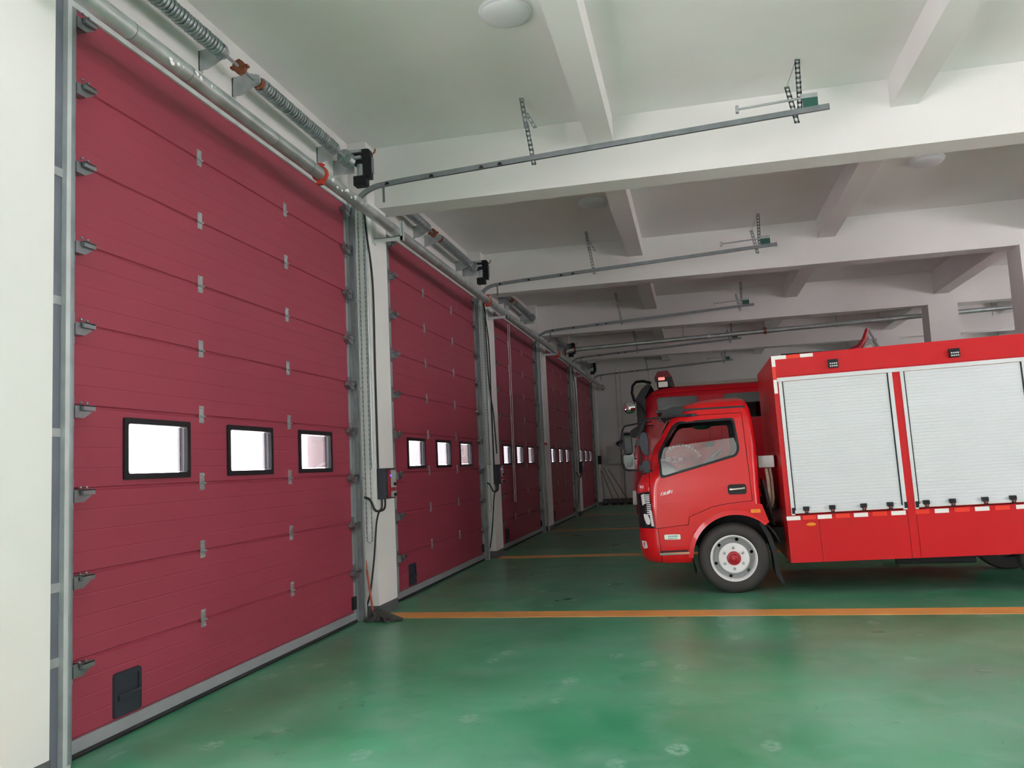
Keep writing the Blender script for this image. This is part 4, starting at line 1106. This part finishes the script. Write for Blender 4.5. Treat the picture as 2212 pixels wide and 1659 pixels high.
# ------------------------------------------------------------------ taller fire truck in the third bay
T2 = empty('fire_truck', (0, 0, 0), 'taller red fire truck with crew cab and red beacon, behind the light fire truck', 'fire truck', 'fire trucks in the bays')
Y2 = 14.62; HW2 = 1.22; YC2 = Y2+HW2
LV2 = [(.45, 2.50, 4.95, HW2-.05), (.60, 2.44, 4.95, HW2), (1.0, 2.42, 4.95, HW2), (1.5, 2.45, 4.95, HW2), (1.9, 2.50, 4.95, HW2-.01), (2.25, 2.58, 4.95, HW2-.03), (2.60, 2.70, 4.95, HW2-.06), (2.70, 2.78, 4.95, HW2-.09), (2.76, 2.90, 4.93, HW2-.14), (2.79, 3.05, 4.90, HW2-.22), (2.80, 3.2, 4.85, HW2-.35)]
lv2 = interp_levels(LV2, .08)
c2 = boolean(tmp(loft(lv2, YC2, 0, .22, .08)), tmp(loft([l for l in lv2 if .8 < l[0] < 2.7], YC2, .06, .18, .05)), 'DIFFERENCE')
for a, b_ in ((2.92, 3.62), (4.06, 4.75)):
    c2 = boolean(c2, tmp(MB().prism(rrect(a, b_, 2.17, 2.60, .05), 1, 14, 17.5)), 'DIFFERENCE')
c2 = boolean(c2, tmp(MB().box(2.2, 2.9, YC2-1.05, YC2+1.05, 1.75, 2.52)), 'DIFFERENCE')
ar2 = [(3.75+.60*math.cos(math.radians(a)), .50+.60*math.sin(math.radians(a))) for a in range(-20, 201, 10)]
c2 = boolean(c2, tmp(MB().prism(ar2, 1, 14, 17.5)), 'DIFFERENCE')
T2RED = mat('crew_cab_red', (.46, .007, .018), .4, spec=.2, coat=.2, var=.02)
cab2 = finish(c2, 'cab_shell', T2RED, T2)
for a, b_ in ((2.92, 3.62), (4.06, 4.75)):
    MB().prism(rrect(a-.002, b_+.002, 2.168, 2.602, .05), 1, Y2+.05, Y2+.056).build('window_glass', GLASSD, cab2)
    q = MB(); o_ = rrect(a-.02, b_+.02, 2.15, 2.62, .06); i_ = rrect(a+.012, b_-.012, 2.182, 2.588, .045); V = []
    for ring, e in ((o_, -.006), (i_, -.006), (i_, .07), (o_, .07)): V.append([q.bm.verts.new((x, Y2+e+.035+max(0, (z-2.25))*.10, z)) for x, z in ring])
    for j in range(4):
        A, B = V[j], V[(j+1) % 4]
        for k in range(len(A)): q.bm.faces.new([A[k], A[(k+1) % len(A)], B[(k+1) % len(A)], B[k]])
    q.build('window_seal', DARK, cab2, 40)
MB().prism([(2.47, 1.74), (2.70, 2.53), (2.706, 2.53), (2.476, 1.74)], 1, YC2-1.06, YC2+1.06).build('windscreen', GLASSD, cab2)
gt = MB()
for x in (3.78, 3.98, 4.86): gt.box(x, x+.006, Y2-.002, Y2+.002, 1.1, 2.15)
gt.build('door_gap', DARK, cab2)
MB().box(3.70, 3.84, Y2-.03, Y2+.005, 1.70, 1.78, .01).build('door_handle', DARK, cab2)
rl = MB().tube([(2.86, Y2+.07, 2.665), (3.4, Y2+.06, 2.70), (4.9, Y2+.06, 2.695)], .010, 6).build('drip_rail', TRUCK, cab2, 60)
v2 = MB(); v2.prism(roundpoly([(2.52, 2.57), (2.66, 2.78), (2.76, 2.86), (2.83, 2.85), (2.78, 2.74), (2.70, 2.60)], .02), 1, YC2-1.1, YC2+1.1, .01); v2.build('sun_visor', DARK, T2, 40)
MB().prism([(2.56, 2.58), (2.72, 2.60), (2.70, 1.95), (2.56, 1.95)], 1, Y2+.02, Y2+.09, .01).build('corner_pillar', DARK, T2)
# arc of small white characters on the door, and the larger row beneath (partly hidden)
def stroke_char(mb, cx, cz, s_, ang, seed):
    rnd = random.Random(seed); Mx = Matrix.Translation((cx, 0, cz)) @ Matrix.Rotation(-ang, 4, 'Y')
    hs = sorted(rnd.sample([-.42, -.2, 0, .2, .42], 3)); vs = rnd.sample([-.36, 0, .36], 2)
    for h in hs: mb.box(-.45*s_, .45*s_, Y2-.006, Y2-.001, h*s_-.065*s_, h*s_+.065*s_, M=Mx)
    for v in vs: mb.box(v*s_-.07*s_, v*s_+.07*s_, Y2-.006, Y2-.001, -.45*s_, .45*s_, M=Mx)
lt = MB(); n_ = 14; R2 = .33; ccx, ccz = 3.27, 1.42
for k in range(n_):
    a = math.radians(150-126*k/(n_-1)); stroke_char(lt, ccx+R2*1.03*math.cos(a), ccz+R2*math.sin(a), .046, a-PI/2, k*13+5)
lt.build('door_lettering', WHITE, cab2)
lt = MB(); s_ = .085; z = 1.51
stroke_char(lt, 3.055, z, s_, 0, 3)
for x, zz, w_, h_ in ((3.16, z+.036, .085, .012), (3.16, z-.036, .085, .012)): lt.box(x-w_/2, x+w_/2, Y2-.006, Y2-.001, zz-h_/2, zz+h_/2)
lt.box(3.154, 3.166, Y2-.006, Y2-.001, z-.036, z+.036)
stroke_char(lt, 3.265, z, s_, 0, 9); stroke_char(lt, 3.37, z, s_*.6, 0, 19); stroke_char(lt, 3.45, z, s_*.6, 0, 29)
lt.build('door_lettering', WHITE, cab2)
# beacon on the cab roof
bc = empty('light_bar'); bc.parent = T2
ybc = Y2+.18
MB().box(2.93, 3.18, ybc, ybc+2.0, 2.80, 2.95, .01).build('base', DARK, bc)
MB().prism([(2.89, 2.965), (2.96, 3.075), (3.13, 3.085), (3.20, 2.975), (3.17, 2.94), (2.92, 2.94)], 1, ybc-.02, ybc+2.02, .01).build('red_cover', REDLENS, bc, 30)
MB().box(2.90, 3.19, ybc-.03, ybc+.05, 2.90, 2.972, .008).build('end_module', DARK, bc)
MB().box(2.965, 3.075, ybc-.04, ybc-.028, 2.915, 2.965, .008).build('lit_lens', REDLIT, bc)
MB().box(2.96, 3.12, ybc-.045, ybc-.0, 2.79, 2.885, .004).build('white_plate', TAPEW, bc)
# round convex mirror and side mirror stalks
rm = empty('round_mirror'); rm.parent = T2; ry = Y2-.42; c_ = (2.47, ry, 2.425)
MB().lathe([(.0001, -.035), (.05, -.03), (.085, -.012), (.102, .0), (.0001, .002)], c_, 'y', 32).build('mirror_glass', CHROME, rm, 60)
MB().lathe([(.104, -.004), (.104, .01), (.07, .04), (.0001, .05)], c_, 'y', 32).build('mirror_back', DARK, rm, 60)
MB().tube([(2.52, ry+.04, 2.48), (2.60, ry+.15, 2.54), (2.66, Y2-.02, 2.44), (2.72, Y2+.05, 2.30)], .011, 8).build('stalk', DARK, rm, 60)
lm = empty('side_mirror'); lm.parent = T2
MB().prism(roundpoly([(2.44, 2.03), (2.66, 2.16), (2.70, 2.05), (2.52, 1.90), (2.42, 1.94)], .04), 1, Y2-.30, Y2-.18, .015).build('housing', DARK, lm, 40)
MB().tube([(2.62, Y2-.22, 2.12), (2.78, Y2-.02, 2.12), (2.85, Y2+.05, 2.12)], .012, 6).build('stalk', DARK, lm)
MB().tube([(2.44, Y2-.1, 1.80), (2.36, Y2-.25, 1.72), (2.40, Y2-.25, 1.60), (2.50, Y2, 1.55)], .012, 6).build('front_stalk', DARK, lm)
wp = MB()
wp.tube([(2.62, Y2+.2, 2.1), (2.50, Y2+.5, 1.8)], .012, 6); wp.tube([(2.66, Y2+.25, 2.05), (2.55, Y2+.9, 1.75)], .012, 6); wp.build('wipers', DARK, T2)
patch2 = MB().box(2.412, 2.45, Y2+.25, Y2+1.8, 1.50, 1.66, .01).build('white_front_band', TAPEW, T2)
MB().box(2.40, 2.47, Y2-.01, Y2+2.45, .75, 1.0, .02).build('front_grille', GALVL, T2)
# body behind the cab with roof rail and water cannon
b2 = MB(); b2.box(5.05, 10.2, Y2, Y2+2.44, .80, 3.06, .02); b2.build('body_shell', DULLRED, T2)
c3 = MB()
for yy in (Y2+.7, Y2+1.7): c3.box(2.7, 10.0, yy-.05, yy+.05, .55, .80)
c3.tube([(3.75, Y2+.2, .50), (3.75, Y2+2.2, .5)], .07, 8); c3.tube([(8.3, Y2+.2, .50), (8.3, Y2+2.2, .5)], .09, 8); c3.build('chassis', RUBBER, T2)
for x in (3.75, 8.3):
    make_wheel(T2, x, Y2+.03, .495, .495, detail=False); make_wheel(T2, x, Y2+2.41, .495, .495, side=1, detail=False)
rr2 = MB()
for z in (3.14, 3.205): rr2.tube([(5.06, Y2+.08, z), (9.6, Y2+.08, z+.01)], .016, 6)
for x in (5.1, 6.2, 7.3, 8.4, 9.5): rr2.tube([(x, Y2+.08, 3.05), (x, Y2+.08, 3.21)], .014, 6)
rr2.build('roof_rail', DARK, T2)
wc = empty('water_cannon'); wc.parent = T2; yw = Y2+.5
MB().lathe([(.14, 0), (.14, .06), (.08, .12), (.08, .20)], (6.42, yw, 3.06), 'z', 20).build('base', DULLRED, wc, 40)
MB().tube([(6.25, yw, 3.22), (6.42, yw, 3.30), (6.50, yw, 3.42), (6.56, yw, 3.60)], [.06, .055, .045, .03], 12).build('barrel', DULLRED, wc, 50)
MB().tube([(6.56, yw, 3.62), (6.74, yw+.02, 3.25), (6.80, yw+.05, 3.08)], .016, 8).build('lever', GALVD, wc, 60)
MB().tube([(6.53, yw+.1, 3.60), (6.66, yw+.1, 3.30)], .014, 8).build('lever', GALVL, wc, 60)

# ------------------------------------------------------------------ aerial truck in the fourth bay (mostly hidden)
T3 = empty('aerial_platform_truck', (0, 0, 0), 'aerial platform truck with cream boom and basket, mostly hidden behind the crew cab truck', 'fire truck', 'fire trucks in the bays')
Y3 = 20.7
lv3 = interp_levels([(.5, 2.95, 4.6, 1.15), (1.0, 2.9, 4.6, 1.2), (1.8, 2.92, 4.6, 1.2), (2.5, 3.1, 4.6, 1.12), (2.72, 3.3, 4.55, 1.0)], .3)
c3o = finish(tmp(loft(lv3, Y3+1.22, 0, .2, .08)), 'cab_shell', TRUCK, T3)
MB().box(2.94, 3.0, Y3+.2, Y3+2.2, 1.7, 2.35, .01).build('windscreen', GLASSD, T3)
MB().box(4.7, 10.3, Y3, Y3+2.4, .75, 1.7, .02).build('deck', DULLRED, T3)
MB().box(3.4, 8.9, Y3+.6, Y3+1.7, .55, .80).build('chassis', RUBBER, T3)
for x in (3.9, 8.3): make_wheel(T3, x, Y3+.03, .5, .5, detail=False); make_wheel(T3, x, Y3+2.38, .5, .5, side=1, detail=False)
MB().box(8.0, 9.0, Y3+.6, Y3+1.8, 1.7, 3.2, .05).build('turret', CREAM, T3)
bo = MB(); bo.prism([(2.5, 3.27), (9.2, 3.22), (9.2, 3.52), (2.5, 3.44)], 1, Y3+1.0, Y3+1.35, .015); bo.build('boom', CREAM, T3)
bk = MB(); bk.prism(roundpoly([(2.14, 3.42), (2.70, 3.46), (2.62, 2.62), (2.24, 2.55), (2.08, 3.1)], .06), 1, Y3+.3, Y3+1.6, .03)
bk.build('basket', CREAM, T3, 40)
hs = [(2.55, Y3+.2, 3.44), (2.35, Y3+.2, 3.50), (2.18, Y3+.2, 3.49), (2.09, Y3+.2, 3.40), (2.06, Y3+.2, 3.22), (2.11, Y3+.25, 3.0)]
MB().tube(hs, .035, 8).build('hose', DARK, T3, 60)
